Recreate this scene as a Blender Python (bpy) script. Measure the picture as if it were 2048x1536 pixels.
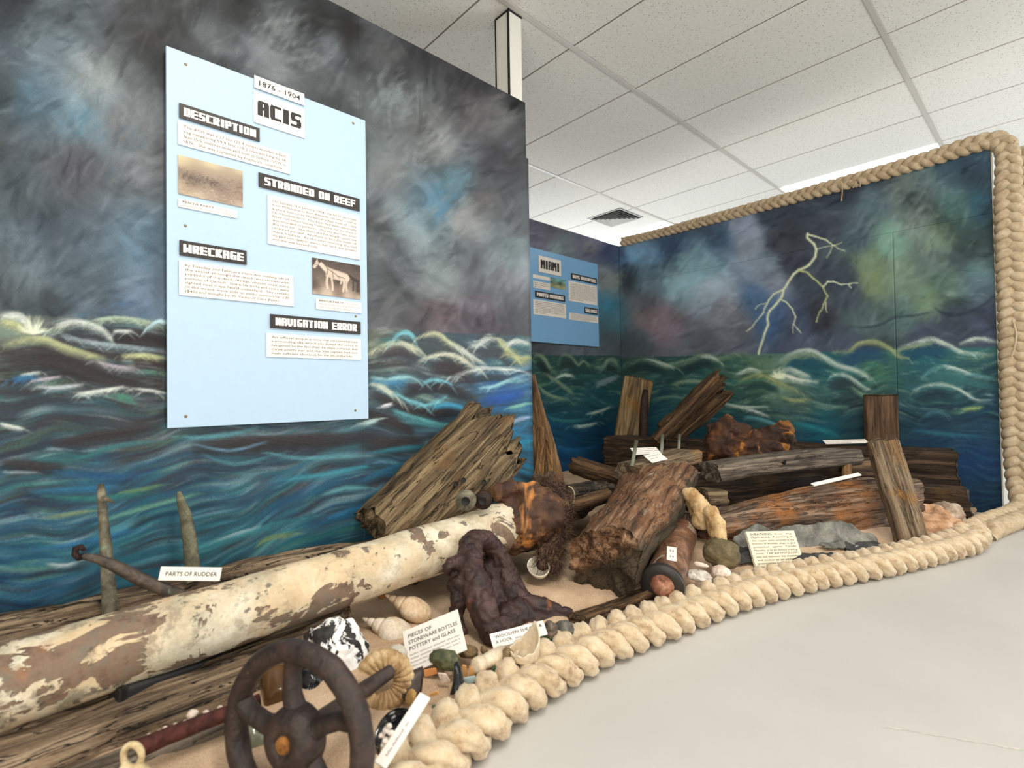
import bpy, bmesh, math, random
import numpy as np
from mathutils import Vector, Matrix

for _o in list(bpy.data.objects):
    bpy.data.objects.remove(_o, do_unlink=True)
SC = bpy.context.scene
COL = SC.collection
R = math.radians
random.seed(7)

# ------------------------------------------------------------------ camera
YAW, PITCH, ROLL, FPX, EYE = -0.8206, 0.0187, -0.016, 1030.9, 0.8381
_sy, _cy, _sp, _cp = math.sin(YAW), math.cos(YAW), math.sin(PITCH), math.cos(PITCH)
CF = np.array([_sy*_cp, _cy*_cp, _sp])
_r = np.array([_cy, -_sy, 0.0]); _u = np.cross(_r, CF)
CR = _r*math.cos(ROLL)+_u*math.sin(ROLL)
CU = -_r*math.sin(ROLL)+_u*math.cos(ROLL)
CO = np.array([0, 0, EYE])
cam = bpy.data.cameras.new('camera')
cam.sensor_width = 36.0
cam.lens = 36.0*FPX/2048
cam.clip_start = 0.02
cam.dof.use_dof = True
cam.dof.focus_distance = 2.5
cam.dof.aperture_fstop = 2.6
co = bpy.data.objects.new('camera', cam); COL.objects.link(co)
co.matrix_world = Matrix(((CR[0], CU[0], -CF[0], 0), (CR[1], CU[1], -CF[1], 0), (CR[2], CU[2], -CF[2], EYE), (0, 0, 0, 1)))
SC.camera = co

# ------------------------------------------------------------------ light
SC.view_settings.view_transform = 'Standard'
SC.view_settings.look = 'None'
SC.view_settings.gamma = 1.0
SC.view_settings.use_curve_mapping = False
SC.view_settings.exposure = 0.0
wd = bpy.data.worlds.new('world'); SC.world = wd
wd.use_nodes = True
wd.node_tree.nodes['Background'].inputs[0].default_value = (0.9, 0.95, 1.0, 1)
wd.node_tree.nodes['Background'].inputs[1].default_value = 0.35

def area(name, loc, target, sx, sy, watts, col):
    l = bpy.data.lights.new(name, 'AREA'); l.shape = 'RECTANGLE'
    l.size = sx; l.size_y = sy; l.energy = watts; l.color = col
    o = bpy.data.objects.new(name, l); COL.objects.link(o)
    o.location = loc
    o.rotation_euler = (Vector(target)-Vector(loc)).to_track_quat('-Z', 'Y').to_euler()
    return o
# unseen fill lights added to brighten foreground and ceiling, and the ceiling's tube fittings
area('rear_fill_light', (0.9, -3.1, 1.45), (-0.6, 2.0, 2.3), 3.6, 1.7, 150, (1.0, 0.95, 0.87))  # warm unseen fill added behind the camera for the foreground, tilted upward
area('side_fill_light', (3.9, 0.6, 1.5), (-1.0, 1.2, 2.4), 3.0, 1.6, 75, (1.0, 0.96, 0.90))  # added side fill, out of view, raises general bounce and the ceiling
area('left_far_fill_light', (-6.9, 6.8, 1.5), (0.0, 6.4, 2.6), 3.6, 1.7, 230, (0.9, 0.95, 1.0))  # put in out of view to light only the far ceiling
area('far_daylight_fill', (3.9, 6.5, 1.5), (-0.6, 5.0, 2.5), 3.6, 1.7, 290, (0.84, 0.92, 1.0))  # unseen bluish daylight from the far right, aimed up to lift the ceiling
for _x, _y, _w in ((-1.395, 6.05, 30), (-4.1, 6.05, 30), (-0.05, 0.6, 50), (1.3, 3.2, 24), (0.6, 2.6, 16)):
    area('tube_light', (_x, _y, 2.96), (_x, _y, 0), 1.3, 0.28, _w, (1.0, 0.97, 0.9))

# ------------------------------------------------------------------ helpers
def ray(x, y): return CF+CR*((x-1024)/FPX)-CU*((y-768)/FPX)
def P(x, y, D=None, X=None, Y=None, Z=None):
    """the world point seen at a photo position, at a depth or on a world plane"""
    d = ray(x, y)
    if X is not None: D = X/d[0]
    elif Y is not None: D = Y/d[1]
    elif Z is not None: D = (Z-EYE)/d[2]
    return CO+d*D
def px_of(p):
    d = np.asarray(p)-CO; z = d@CF
    return 1024+FPX*(d@CR)/z, 768-FPX*(d@CU)/z

def srgb(r, g, b):
    return tuple(((c/255/12.92) if c/255 <= .04045 else ((c/255+.055)/1.055)**2.4) for c in (r, g, b))+(1,)
def lin(a):
    a = np.clip(np.asarray(a, float)/255, 0, 1)
    return np.where(a <= .04045, a/12.92, ((a+.055)/1.055)**2.4)

def _h(ix, iy, iz, seed):
    n = (ix*374761393+iy*668265263+iz*2147483647+seed*1274126177) & 0xffffffff
    n = ((n ^ (n >> 13))*1274126177) & 0xffffffff
    n = ((n ^ (n >> 16))*2246822519) & 0xffffffff
    return ((n ^ (n >> 15)) & 0xffff)/65535.0
def vnoise(Pt, seed=0):
    Pt = np.asarray(Pt, float); i = np.floor(Pt).astype(np.int64); f = Pt-i; f = f*f*(3-2*f)
    x, y, z = i[..., 0], i[..., 1], i[..., 2]; r = 0
    for dx in (0, 1):
        for dy in (0, 1):
            for dz in (0, 1):
                w = (f[..., 0] if dx else 1-f[..., 0])*(f[..., 1] if dy else 1-f[..., 1])*(f[..., 2] if dz else 1-f[..., 2])
                r = r+w*_h(x+dx, y+dy, z+dz, seed)
    return r*2-1
def fbm(Pt, seed=0, octv=4, gain=.5):
    Pt = np.asarray(Pt, float); a = 1; s = 0; t = 0
    for k in range(octv):
        s = s+a*vnoise(Pt*(2.03**k)+k*17.3, seed+k); t += a; a *= gain
    return s/t

def props(o, label=None, cat=None, group=None, kind=None):
    for k, v in (('label', label), ('category', cat), ('group', group), ('kind', kind)):
        if v: o[k] = v
    return o
WM = {}
def empty(name, loc, label=None, cat=None, group=None, kind=None, mat=None):
    o = bpy.data.objects.new(name, None); COL.objects.link(o); o.empty_display_size = .05
    m = mat if mat is not None else Matrix.Translation(Vector([float(v) for v in loc]))
    o.matrix_basis = m; WM[o] = m.copy()
    return props(o, label, cat, group, kind)
def link(name, me, m, parent=None, smooth=True, mat=None):
    """one mesh object; mat is its world matrix"""
    o = bpy.data.objects.new(name, me); COL.objects.link(o)
    if m is not None: me.materials.append(m)
    if smooth and len(me.polygons): me.polygons.foreach_set('use_smooth', np.ones(len(me.polygons), bool))
    mat = mat if mat is not None else Matrix.Identity(4)
    if parent is not None:
        o.parent = parent; o.matrix_parent_inverse = WM[parent].inverted()
    o.matrix_basis = mat; WM[o] = mat.copy()
    return o
def local(me):
    """move a world-coordinate mesh so its origin sits at its centre; returns the matrix"""
    n = len(me.vertices); a = np.empty(n*3, np.float32); me.vertices.foreach_get('co', a); a = a.reshape(-1, 3)
    c = (a.min(0)+a.max(0))/2; c[2] = a[:, 2].min()
    me.transform(Matrix.Translation(Vector([-float(v) for v in c]))); return Matrix.Translation(Vector([float(v) for v in c]))
def meshnp(name, V, F):
    """F: array of quads (n,4) or list of lists"""
    me = bpy.data.meshes.new(name)
    V = np.asarray(V, np.float64)
    if isinstance(F, np.ndarray):
        n, k = F.shape
        me.vertices.add(len(V)); me.vertices.foreach_set('co', V.astype(np.float32).ravel())
        me.loops.add(n*k); me.loops.foreach_set('vertex_index', F.astype(np.int32).ravel())
        me.polygons.add(n); me.polygons.foreach_set('loop_start', np.arange(n, dtype=np.int32)*k)
        me.update(calc_edges=True); me.validate()
    else:
        me.from_pydata([tuple(v) for v in V], [], [tuple(int(i) for i in f) for f in F]); me.update()
    return me
def gridF(nu, nv, cu=False, cv=False):
    """quads of an nu x nv vertex grid (index = i*nv+j), optionally closed"""
    iu = np.arange(nu if cu else nu-1); jv = np.arange(nv if cv else nv-1)
    I, J = np.meshgrid(iu, jv, indexing='ij'); I2 = (I+1) % nu; J2 = (J+1) % nv
    return np.stack([I*nv+J, I2*nv+J, I2*nv+J2, I*nv+J2], -1).reshape(-1, 4)
def setcolors(me, colors):
    at = me.color_attributes.new('paint', 'FLOAT_COLOR', 'POINT')
    c = np.ones((len(me.vertices), 4), np.float32); c[:, :3] = colors
    at.data.foreach_set('color', c.ravel())
def unit(v): v = np.asarray(v, float); return v/np.linalg.norm(v)
def M3(o, ex, ey, ez):
    return Matrix(((ex[0], ey[0], ez[0], o[0]), (ex[1], ey[1], ez[1], o[1]), (ex[2], ey[2], ez[2], o[2]), (0, 0, 0, 1)))
def baked(me, mat4): me.transform(mat4); return me
def boxme(name, x0, x1, y0, y1, z0, z1, bev=0.0, seg=1):
    bm = bmesh.new(); bmesh.ops.create_cube(bm, size=1)
    for v in bm.verts:
        v.co = Vector((x0+(v.co.x+.5)*(x1-x0), y0+(v.co.y+.5)*(y1-y0), z0+(v.co.z+.5)*(z1-z0)))
    if bev: bmesh.ops.bevel(bm, geom=bm.edges[:], offset=bev, segments=seg, affect='EDGES')
    me = bpy.data.meshes.new(name); bm.to_mesh(me); bm.free(); return me

# ------------------------------------------------------------------ materials
class NB:
    def __init__(s, name):
        s.m = bpy.data.materials.new(name); s.m.use_nodes = True; s.t = s.m.node_tree; s.b = s.t.nodes['Principled BSDF']
    def n(s, typ, **kw):
        x = s.t.nodes.new(typ)
        for k, v in kw.items():
            if k.startswith('i_'):
                key = k[2:]; key = int(key) if key.isdigit() else key.replace('_', ' ')
                x.inputs[key].default_value = v
            else: setattr(x, k, v)
        return x
    def l(s, a, b): s.t.links.new(a, b)
    def coord(s, scale=(1, 1, 1), kind='Object'):
        c = s.n('ShaderNodeTexCoord'); mp = s.n('ShaderNodeMapping'); mp.inputs['Scale'].default_value = scale
        s.l(c.outputs[kind], mp.inputs[0]); return mp.outputs[0]
    def noise(s, vec, scale, detail=4, rough=.55, dist=0.0):
        x = s.n('ShaderNodeTexNoise'); x.inputs['Scale'].default_value = scale; x.inputs['Detail'].default_value = detail
        x.inputs['Roughness'].default_value = rough; x.inputs['Distortion'].default_value = dist
        s.l(vec, x.inputs['Vector']); return x.outputs['Fac']
    def ramp(s, fac, stops, interp='LINEAR'):
        x = s.n('ShaderNodeValToRGB'); e = x.color_ramp.elements; x.color_ramp.interpolation = interp
        while len(e) < len(stops): e.new(.5)
        for i, (p, c) in enumerate(stops):
            e[i].position = p; e[i].color = c if len(c) == 4 else tuple(c)+(1,)
        s.l(fac, x.inputs[0]); return x.outputs[0]
    def mix(s, fac, a, b, mode='MIX'):
        x = s.n('ShaderNodeMix', data_type='RGBA', blend_type=mode)
        for k, v in ((0, fac), (6, a), (7, b)):
            if isinstance(v, (int, float)): x.inputs[k].default_value = v
            elif isinstance(v, tuple): x.inputs[k].default_value = v
            else: s.l(v, x.inputs[k])
        return x.outputs[2]
    def bump(s, h, strength=.5, dist=.01):
        x = s.n('ShaderNodeBump'); x.inputs['Strength'].default_value = strength; x.inputs['Distance'].default_value = dist
        s.l(h, x.inputs['Height']); s.l(x.outputs[0], s.b.inputs['Normal'])
    def math(s, op, a, b=0.0):
        x = s.n('ShaderNodeMath', operation=op)
        for k, v in ((0, a), (1, b)):
            if isinstance(v, (int, float)): x.inputs[k].default_value = v
            else: s.l(v, x.inputs[k])
        return x.outputs[0]
BW = [(0, (0, 0, 0, 1)), (1, (1, 1, 1, 1))]
def bw(a, b): return [(a, (0, 0, 0, 1)), (b, (1, 1, 1, 1))]

def m_plain(name, c, rough=.6, metal=0.0, spec=.5):
    k = NB(name); n = k.noise(k.coord(), 30, 2)
    a = tuple(x*.93 for x in c[:3])+(1,)
    k.l(k.mix(n, a, c), k.b.inputs['Base Color'])
    k.b.inputs['Roughness'].default_value = rough; k.b.inputs['Metallic'].default_value = metal
    k.b.inputs['Specular IOR Level'].default_value = spec
    return k.m
def m_wood(name, dark, mid, light, patch=None, patch_amt=.5, grain=1.0, crack=.5, patch_scale=3.0, bump=.8, rough=.8, white=0.0, low_tone=None):
    k = NB(name)
    v = k.coord((2.2*grain, 34*grain, 34*grain)); v2 = k.coord((1, 1, 1)); v3 = k.coord((5*grain, 90*grain, 90*grain))
    g = k.noise(v, 1.0, 5, .6, .6); g3 = k.noise(v3, 1.0, 3, .6, .3)
    bl = k.noise(v2, patch_scale, 4, .6, .4)
    c = k.ramp(g, [(.34, tuple(x*.8 for x in dark[:3])+(1,)), (.5, tuple(x*.66 for x in mid[:3])+(1,)), (.66, tuple(x*.8 for x in light[:3])+(1,))])
    c = k.mix(k.math('MULTIPLY', k.ramp(g3, bw(.45, .75)), .3), c, light)
    if patch: c = k.mix(k.math('MULTIPLY', k.ramp(bl, bw(.64-patch_amt*.3, .80-patch_amt*.25)), .75), c, k.mix(k.math('MULTIPLY', g, .8), patch, dark))
    if white:
        w = k.noise(k.coord((4, 14, 14)), 2.2, 6, .75)
        c = k.mix(k.math('MULTIPLY', k.ramp(w, bw(.66-white*.2, .80-white*.15)), .55), c, srgb(205, 192, 178))
    if low_tone:  # darker olive tone towards the bottom and one side, edge broken by noise
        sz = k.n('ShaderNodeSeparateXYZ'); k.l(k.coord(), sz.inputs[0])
        zz = k.math('ADD', sz.outputs[2], k.math('MULTIPLY', bl, .22)); yy = k.math('MULTIPLY', sz.outputs[1], low_tone[2])
        c = k.mix(k.ramp(k.math('ADD', zz, yy), [(low_tone[0]+.5-.5, (1, 1, 1, 1)), (low_tone[0]+.05, (0, 0, 0, 1))]), c, k.mix(g, low_tone[1], dark))
    vc = k.coord((1.1*grain, 16*grain, 16*grain)); cr = k.noise(vc, 1.3, 4, .65, .8)
    crk = k.ramp(cr, [(.485, (0, 0, 0, 1)), (.5, (1, 1, 1, 1)), (.515, (0, 0, 0, 1))])
    crm = k.math('MULTIPLY', crk, crack)
    c = k.mix(crm, c, tuple(x*.25 for x in dark[:3])+(1,))
    fine = k.noise(v2, 160, 2, .7)
    c = k.mix(.35, c, k.mix(1.0, c, k.ramp(fine, [(.3, (.45, .45, .45, 1)), (.7, (1.4, 1.4, 1.4, 1))]), 'MULTIPLY'))
    k.l(c, k.b.inputs['Base Color']); k.b.inputs['Roughness'].default_value = rough
    k.b.inputs['Specular IOR Level'].default_value = .3
    hgt = k.math('SUBTRACT', k.math('ADD', g, k.math('MULTIPLY', g3, .5)), crm)
    k.bump(hgt, bump, .008)
    return k.m
def m_rock(name, dark, mid, light, scale=8, patch=None, pth=.55, bump=.6, rough=.85, detail=6, spec=.3, fine=120):
    k = NB(name); v = k.coord()
    a = k.noise(v, scale, detail, .65, .5); b = k.noise(v, scale*.45, 4, .6, .8); f = k.noise(v, fine, 2, .6)
    c = k.ramp(a, [(.3, dark), (.5, mid), (.7, light)])
    if patch: c = k.mix(k.ramp(b, bw(pth, pth+.06)), c, patch)
    c = k.mix(.3, c, k.mix(1.0, c, k.ramp(f, [(.3, (.5, .5, .5, 1)), (.7, (1.35, 1.35, 1.35, 1))]), 'MULTIPLY'))
    k.l(c, k.b.inputs['Base Color']); k.b.inputs['Roughness'].default_value = rough
    k.b.inputs['Specular IOR Level'].default_value = spec
    k.bump(k.math('ADD', a, k.math('MULTIPLY', f, .35)), bump, .006)
    return k.m

# ================================================================== the room
CEIL = 3.0
k = NB('floor_paint'); v = k.coord()
a = k.noise(v, 1.3, 4); f = k.noise(v, 60, 3)
c = k.ramp(a, [(.3, srgb(186, 184, 180)), (.7, srgb(198, 196, 192))])
c = k.mix(k.ramp(k.noise(k.coord((1, 1, 1)), 9, 6, .7), bw(.70, .76)), c, srgb(206, 202, 194))
k.l(c, k.b.inputs['Base Color']); k.b.inputs['Roughness'].default_value = .42; k.b.inputs['Specular IOR Level'].default_value = .35
k.bump(f, .05, .002)
M_FLOOR = k.m
link('floor', boxme('floor', -7, 4, -3.2, 13.5, -.1, 0), M_FLOOR, smooth=False)['kind'] = 'structure'
# pale scuff line worn across the floor paint
k = NB('scuff_paint'); sc = k.ramp(k.noise(k.coord((1, 1, 1)), 22, 5, .75), bw(.45, .6))
k.l(k.mix(sc, srgb(192, 189, 184), srgb(228, 214, 196)), k.b.inputs['Base Color']); k.b.inputs['Roughness'].default_value = .5
a, b = P(1765, 1453, Z=0), P(2045, 1500, Z=0)
n = 40; V = []
for i in range(n):
    t = i/(n-1); p = a+(b-a)*t; d = unit(b-a); s = np.array([-d[1], d[0], 0]); w = .0022*(1+.9*math.sin(i*1.7)+.6*math.sin(i*.6))
    V += [p+s*abs(w)+np.array([0, 0, .0006]), p-s*abs(w)+np.array([0, 0, .0006])]
scm = meshnp('scuff', V, gridF(n, 2)); so = link('scuff_mark', scm, k.m, None, mat=local(scm)); so['kind'] = 'structure'

M_WALL = m_plain('room_wall_paint', srgb(225, 220, 208), .8)
for nm, bx in (('wall_front', (-7, 4, -3.3, -3.2, 0, CEIL)), ('wall_right_room', (4, 4.1, -3.2, 13.5, 0, CEIL)),
               ('wall_left_room', (-7.1, -7, -3.2, 13.5, 0, CEIL)), ('wall_far', (-7, 4, 13.5, 13.6, 0, CEIL))):
    link(nm, boxme(nm, *bx), M_WALL, smooth=False)['kind'] = 'structure'

# ceiling: lay-in tiles on a painted grid
k = NB('ceiling_tile'); v = k.coord()
vo = k.n('ShaderNodeTexVoronoi'); vo.inputs['Scale'].default_value = 75; k.l(v, vo.inputs['Vector'])
dots = k.ramp(vo.outputs['Distance'], [(.0, (1, 1, 1, 1)), (.16, (1, 1, 1, 1)), (.22, (0, 0, 0, 1))])
sel = k.ramp(vo.outputs['Color'], bw(.45, .5))
base = k.ramp(k.noise(v, 50, 3), [(.3, srgb(230, 228, 222)), (.7, srgb(240, 238, 232))])
k.l(k.mix(k.math('MULTIPLY', dots, sel), base, srgb(128, 122, 116)), k.b.inputs['Base Color']); k.b.inputs['Roughness'].default_value = .95
k.bump(k.math('SUBTRACT', k.noise(v, 120, 2), k.math('MULTIPLY', dots, sel)), .3, .002)
M_TILE = k.m
M_TEE = m_plain('ceiling_grid_paint', srgb(205, 202, 196), .5)
ceil = link('ceiling', boxme('ceiling', -7, 4, -3.2, 13.5, CEIL+.03, CEIL+.08), m_plain('ceiling_slab', srgb(120, 118, 115), .9), smooth=False)
ceil['kind'] = 'structure'
TX, TY, X0, Y0 = 1.352, .678, -2.055, 3.152
tile_me = boxme('tile', -TX/2+.014, TX/2-.014, -TY/2+.006, TY/2-.006, 0, .015, .003)
tile_me.materials.append(M_TILE)
LIGHT_CELLS = {}
for i in range(-4, 5):
    for j in range(-10, 16):
        cx, cy = X0+(i+.5)*TX, Y0+(j+.5)*TY
        if cx-TX/2 < -7.4 or cx+TX/2 > 4.5: continue
        if (i, j) in ((0, 4), (-2, 4)): continue      # the two light fittings in view
        if -4.6 < cx < 1.8 and 0 < cy < 9:
            link('tile', tile_me, None, ceil, False, Matrix.Translation((cx, cy, CEIL)))
rest = []
for i in range(-4, 5):
    for j in range(-10, 16):
        cx, cy = X0+(i+.5)*TX, Y0+(j+.5)*TY
        if (i, j) in ((0, 4), (-2, 4)) or (-4.6 < cx < 1.8 and 0 < cy < 9): continue
        rest.append((max(cx-TX/2+.014, -7), min(cx+TX/2-.014, 4), max(cy-TY/2+.006, -3.2), min(cy+TY/2-.006, 13.5)))
bm = bmesh.new()
for (a, b, c_, d) in rest:
    if b-a < .1 or d-c_ < .1: continue
    vs = [bm.verts.new(q) for q in ((a, c_, CEIL), (a, d, CEIL), (b, d, CEIL), (b, c_, CEIL))]; bm.faces.new(vs)
me = bpy.data.meshes.new('far_tiles'); bm.to_mesh(me); bm.free()
link('far_tiles', me, M_TILE, ceil, False)['kind'] = 'stuff'
for i in range(-3, 5):
    x = X0+i*TX
    if -7 < x < 4: link('grid_bar', boxme('tee', x-.014, x+.014, -3.2, 13.5, CEIL-.004, CEIL+.03), M_TEE, ceil, False)
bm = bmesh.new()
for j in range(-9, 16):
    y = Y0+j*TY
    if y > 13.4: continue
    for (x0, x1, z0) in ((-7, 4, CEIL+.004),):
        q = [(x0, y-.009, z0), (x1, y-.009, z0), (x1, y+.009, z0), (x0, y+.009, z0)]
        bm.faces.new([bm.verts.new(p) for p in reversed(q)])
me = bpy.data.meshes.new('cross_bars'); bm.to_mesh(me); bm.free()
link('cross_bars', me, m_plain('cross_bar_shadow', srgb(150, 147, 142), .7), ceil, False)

# recessed light fittings (they give off light)
k = NB('diffuser_glow'); k.b.inputs['Base Color'].default_value = (1, 1, 1, 1)
k.b.inputs['Emission Color'].default_value = (1, .99, .95, 1); k.b.inputs['Emission Strength'].default_value = 4.0
M_GLOW = k.m
M_WHITE = m_plain('white_enamel', srgb(235, 235, 230), .4)
for nm, x0, lab in (('ceiling_light', X0, 'long white ceiling light fitting above the rope over the lightning wall'),
                    ('ceiling_light', X0-2*TX, 'white ceiling light fitting seen over the inner corner of the mural walls')):
    y0 = Y0+4*TY+.01; x1 = x0+TX
    e = empty(nm, (x0+TX/2, y0+.3, CEIL), lab, 'ceiling light', 'ceiling light fittings')
    link('frame', boxme('f', x0+.014, x1-.014, y0, y0+TY-.02, CEIL+.006, CEIL+.03), M_WHITE, e, False)
    link('diffuser', boxme('d', x0+.03, x1-.03, y0+.02, y0+.34, CEIL-.012, CEIL+.01, .004), M_GLOW, e, False)

# ceiling vent: square louvre diffuser
e = empty('ceiling_vent', (-3.76, 5.3, CEIL), 'square white louvred air vent in the ceiling tiles with dark slots', 'vent')
M_DARK = m_plain('vent_dark', srgb(25, 24, 24), .8)
vx, vy, hs = -3.76, 5.3, .245
link('frame', boxme('f', vx-hs, vx+hs, vy-hs, vy+hs, CEIL-.004, CEIL+.004), M_DARK, e, False)
for q in range(6):
    s = hs-q*.04; bm = bmesh.new()
    r0, r1, z0, z1 = s, s-.017, CEIL-.007, CEIL-.022
    o4 = [bm.verts.new((vx+sx*r0, vy+sy*r0, z1 if q else z0)) for sx, sy in ((-1, -1), (1, -1), (1, 1), (-1, 1))]
    i4 = [bm.verts.new((vx+sx*r1, vy+sy*r1, z0)) for sx, sy in ((-1, -1), (1, -1), (1, 1), (-1, 1))]
    for t in range(4): bm.faces.new((o4[t], o4[(t+1) % 4], i4[(t+1) % 4], i4[t]))
    me = bpy.data.meshes.new('louvre'); bm.to_mesh(me); bm.free()
    link('louvre', me, M_WHITE, e, False)

# boxed column behind the left wall
colu = empty('trim_1', (-2.15, 2.0, 0), None, None, None, 'structure')
link('casing', boxme('c', -2.19, -2.08, 1.956, 2.055, 0, CEIL), m_plain('column_paint', srgb(232, 230, 222), .6), colu, False)
for bx in ((-2.087, -2.0745, 1.950, 1.9575), (-2.1925, -2.185, 1.951, 1.962)):
    link('gap_strip', boxme('g', bx[0], bx[1], bx[2], bx[3], 0, CEIL-.005), M_DARK, colu, False)
link('gap_strip', boxme('g', -2.19, -2.07, 1.951, 1.956, CEIL-.012, CEIL-.003), M_DARK, colu, False)
link('gap_strip', boxme('g', -2.08, -2.074, 1.95, 2.06, CEIL-.010, CEIL-.003), M_DARK, colu, False)

# ================================================================== painted murals
class Canvas:
    """oil-paint canvas; coordinates are pixels of the reference photo, so every crest lands where it is painted"""
    def __init__(s, x0, y0, x1, y1, q=2.0):
        s.x0, s.y0, s.q = x0, y0, q; s.w, s.h = int((x1-x0)/q), int((y1-y0)/q)
        s.a = np.zeros((s.h, s.w, 3)); s.rng = np.random.RandomState(3)
        s.Y, s.X = np.mgrid[0:s.h, 0:s.w]; s.X = s.X*q+x0; s.Y = s.Y*q+y0
    def base(s, ctrl, mask, power=3.0, cloud=0.0):
        C = np.array(ctrl, float); sub = 6
        X = s.X[::sub, ::sub]; Y = s.Y[::sub, ::sub]
        W = 1/(((X[..., None]-C[:, 0])**2+(Y[..., None]-C[:, 1])**2+60)**(power/2))
        B = (W[..., None]*C[:, 2:5]).sum(2)/W.sum(2)[..., None]
        iy = np.clip(np.arange(s.h)/sub, 0, B.shape[0]-1.001); ix = np.clip(np.arange(s.w)/sub, 0, B.shape[1]-1.001)
        y0 = iy.astype(int); x0 = ix.astype(int); fy = (iy-y0)[:, None, None]; fx = (ix-x0)[None, :, None]
        B = B[y0][:, x0]*(1-fy)*(1-fx)+B[y0+1][:, x0]*fy*(1-fx)+B[y0][:, x0+1]*(1-fy)*fx+B[y0+1][:, x0+1]*fy*fx
        if cloud:
            u = (s.X*.8+s.Y*.6); v = (-s.X*.6+s.Y*.8); Q = np.stack([u/170, v/95, u*0], -1)
            wv = fbm(Q*.8, 31, 3)[..., None]*.9; N = fbm(Q+wv, 33, 5, .55)
            B = B*(1+cloud*N[..., None]*1.6); B = B*.80+B.mean(2)[..., None]*.20
        s.a = np.where(mask[..., None], B, s.a)
    def get(s, x, y):
        i = int(np.clip((y-s.y0)/s.q, 0, s.h-1)); j = int(np.clip((x-s.x0)/s.q, 0, s.w-1)); return s.a[i, j].copy()
    def stroke(s, pts, col, w, alpha=.9, bristle=.6, taper=.25, jit=10, soft=1.0):
        pts = np.array(pts, float)
        if len(pts) > 2:                              # smooth the line
            t = np.linspace(0, len(pts)-1, (len(pts)-1)*4+1); i = np.clip(t.astype(int), 0, len(pts)-2); f = (t-i)[:, None]
            p0 = pts[np.clip(i-1, 0, None)]; p1 = pts[i]; p2 = pts[i+1]; p3 = pts[np.clip(i+2, None, len(pts)-1)]
            pts = .5*((2*p1)+(-p0+p2)*f+(2*p0-5*p1+4*p2-p3)*f*f+(-p0+3*p1-3*p2+p3)*f**3)
        xa, ya = pts.min(0)-w; xb, yb = pts.max(0)+w
        j0 = max(int((xa-s.x0)/s.q), 0); j1 = min(int((xb-s.x0)/s.q)+2, s.w); i0 = max(int((ya-s.y0)/s.q), 0); i1 = min(int((yb-s.y0)/s.q)+2, s.h)
        if j1 <= j0 or i1 <= i0: return
        X = s.X[i0:i1, j0:j1]; Y = s.Y[i0:i1, j0:j1]
        best = np.full(X.shape, 1e9); T = np.zeros(X.shape); S = np.zeros(X.shape); L = 0
        segs = [(pts[i], pts[i+1]) for i in range(len(pts)-1)]; tot = sum(np.hypot(*(b-a)) for a, b in segs)+1e-6
        for a, b in segs:
            d = b-a; ll = np.hypot(*d)+1e-6; d = d/ll
            u = (X-a[0])*d[0]+(Y-a[1])*d[1]; uc = np.clip(u, 0, ll)
            dx = X-a[0]-uc*d[0]; dy = Y-a[1]-uc*d[1]; dist = np.hypot(dx, dy)
            sd = (X-a[0])*(-d[1])+(Y-a[1])*d[0]
            m = dist < best; best = np.where(m, dist, best); T = np.where(m, (L+uc)/tot, T); S = np.where(m, np.sign(sd)*dist, S); L += ll
        nb = 24; br = s.rng.rand(nb); bi = np.clip(((S/w)*.5+.5)*nb, 0, nb-1).astype(int)
        prof = np.clip(1.25*(1-(best/w)**2), 0, 1)**soft
        tp = np.clip(np.minimum(T/taper, (1-T)/taper), 0, 1) if taper > 0 else 1
        A = alpha*prof*(1-bristle*br[bi])*tp**.7
        J = (s.rng.rand(nb)-.5)[bi]*jit*2
        c = np.asarray(col, float)+J[..., None]
        s.a[i0:i1, j0:j1] = s.a[i0:i1, j0:j1]*(1-A[..., None])+c*A[..., None]
    def sample(s, x, y):
        fx = np.clip((x-s.x0)/s.q, 0, s.w-1.001); fy = np.clip((y-s.y0)/s.q, 0, s.h-1.001)
        j = fx.astype(int); i = fy.astype(int); u = (fx-j)[..., None]; v = (fy-i)[..., None]; A = s.a
        return A[i, j]*(1-u)*(1-v)+A[i, j+1]*u*(1-v)+A[i+1, j]*(1-u)*v+A[i+1, j+1]*u*v

def sky_strokes(cv, region, n, ang, ln, w, seed, hor):
    r = np.random.RandomState(seed)
    for _ in range(n):
        x = r.uniform(region[0], region[2]); y = r.uniform(region[1], region[3])
        if y > hor(x)-3: continue
        th = ang(x, y)+r.normal(0, .35); l = ln*r.uniform(.4, 1.3)
        bend = r.uniform(-.35, .35)*l
        c = cv.get(x, y)+r.normal(0, 4)+r.normal(0, 13)*(1+.6*(w < 8.5))
        d = np.array([math.cos(th), math.sin(th)]); nn = np.array([-d[1], d[0]])
        cv.stroke([(x, y)-d*l/2, (x, y)+nn*bend*.3, (x, y)+d*l/2], c, w*r.uniform(.5, 1.3), .38, .7, .35, 7)
def sea_strokes(cv, region, n, flow, pal, ln, w, seed, hor, strength=.8):
    r = np.random.RandomState(seed)
    for _ in range(n):
        x = r.uniform(region[0], region[2]); y = r.uniform(region[1], region[3])
        if y < hor(x)+4: continue
        l = ln*r.uniform(.3, 1.4)*(.5+.8*min(1, (y-hor(x))/200)); pts = [(x, y)]
        for _k in range(4):
            th = flow(*pts[-1]); pts.append((pts[-1][0]+l/4*math.cos(th), pts[-1][1]+l/4*math.sin(th)))
        c, pa = pal(x, y, r)
        if c is None: c = cv.get(x, y)+r.uniform(-14, 12)
        cv.stroke(pts, np.array(c)+r.normal(0, 4), w*r.uniform(.3, 1.2), strength*pa, .7, .4, 8)

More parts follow.
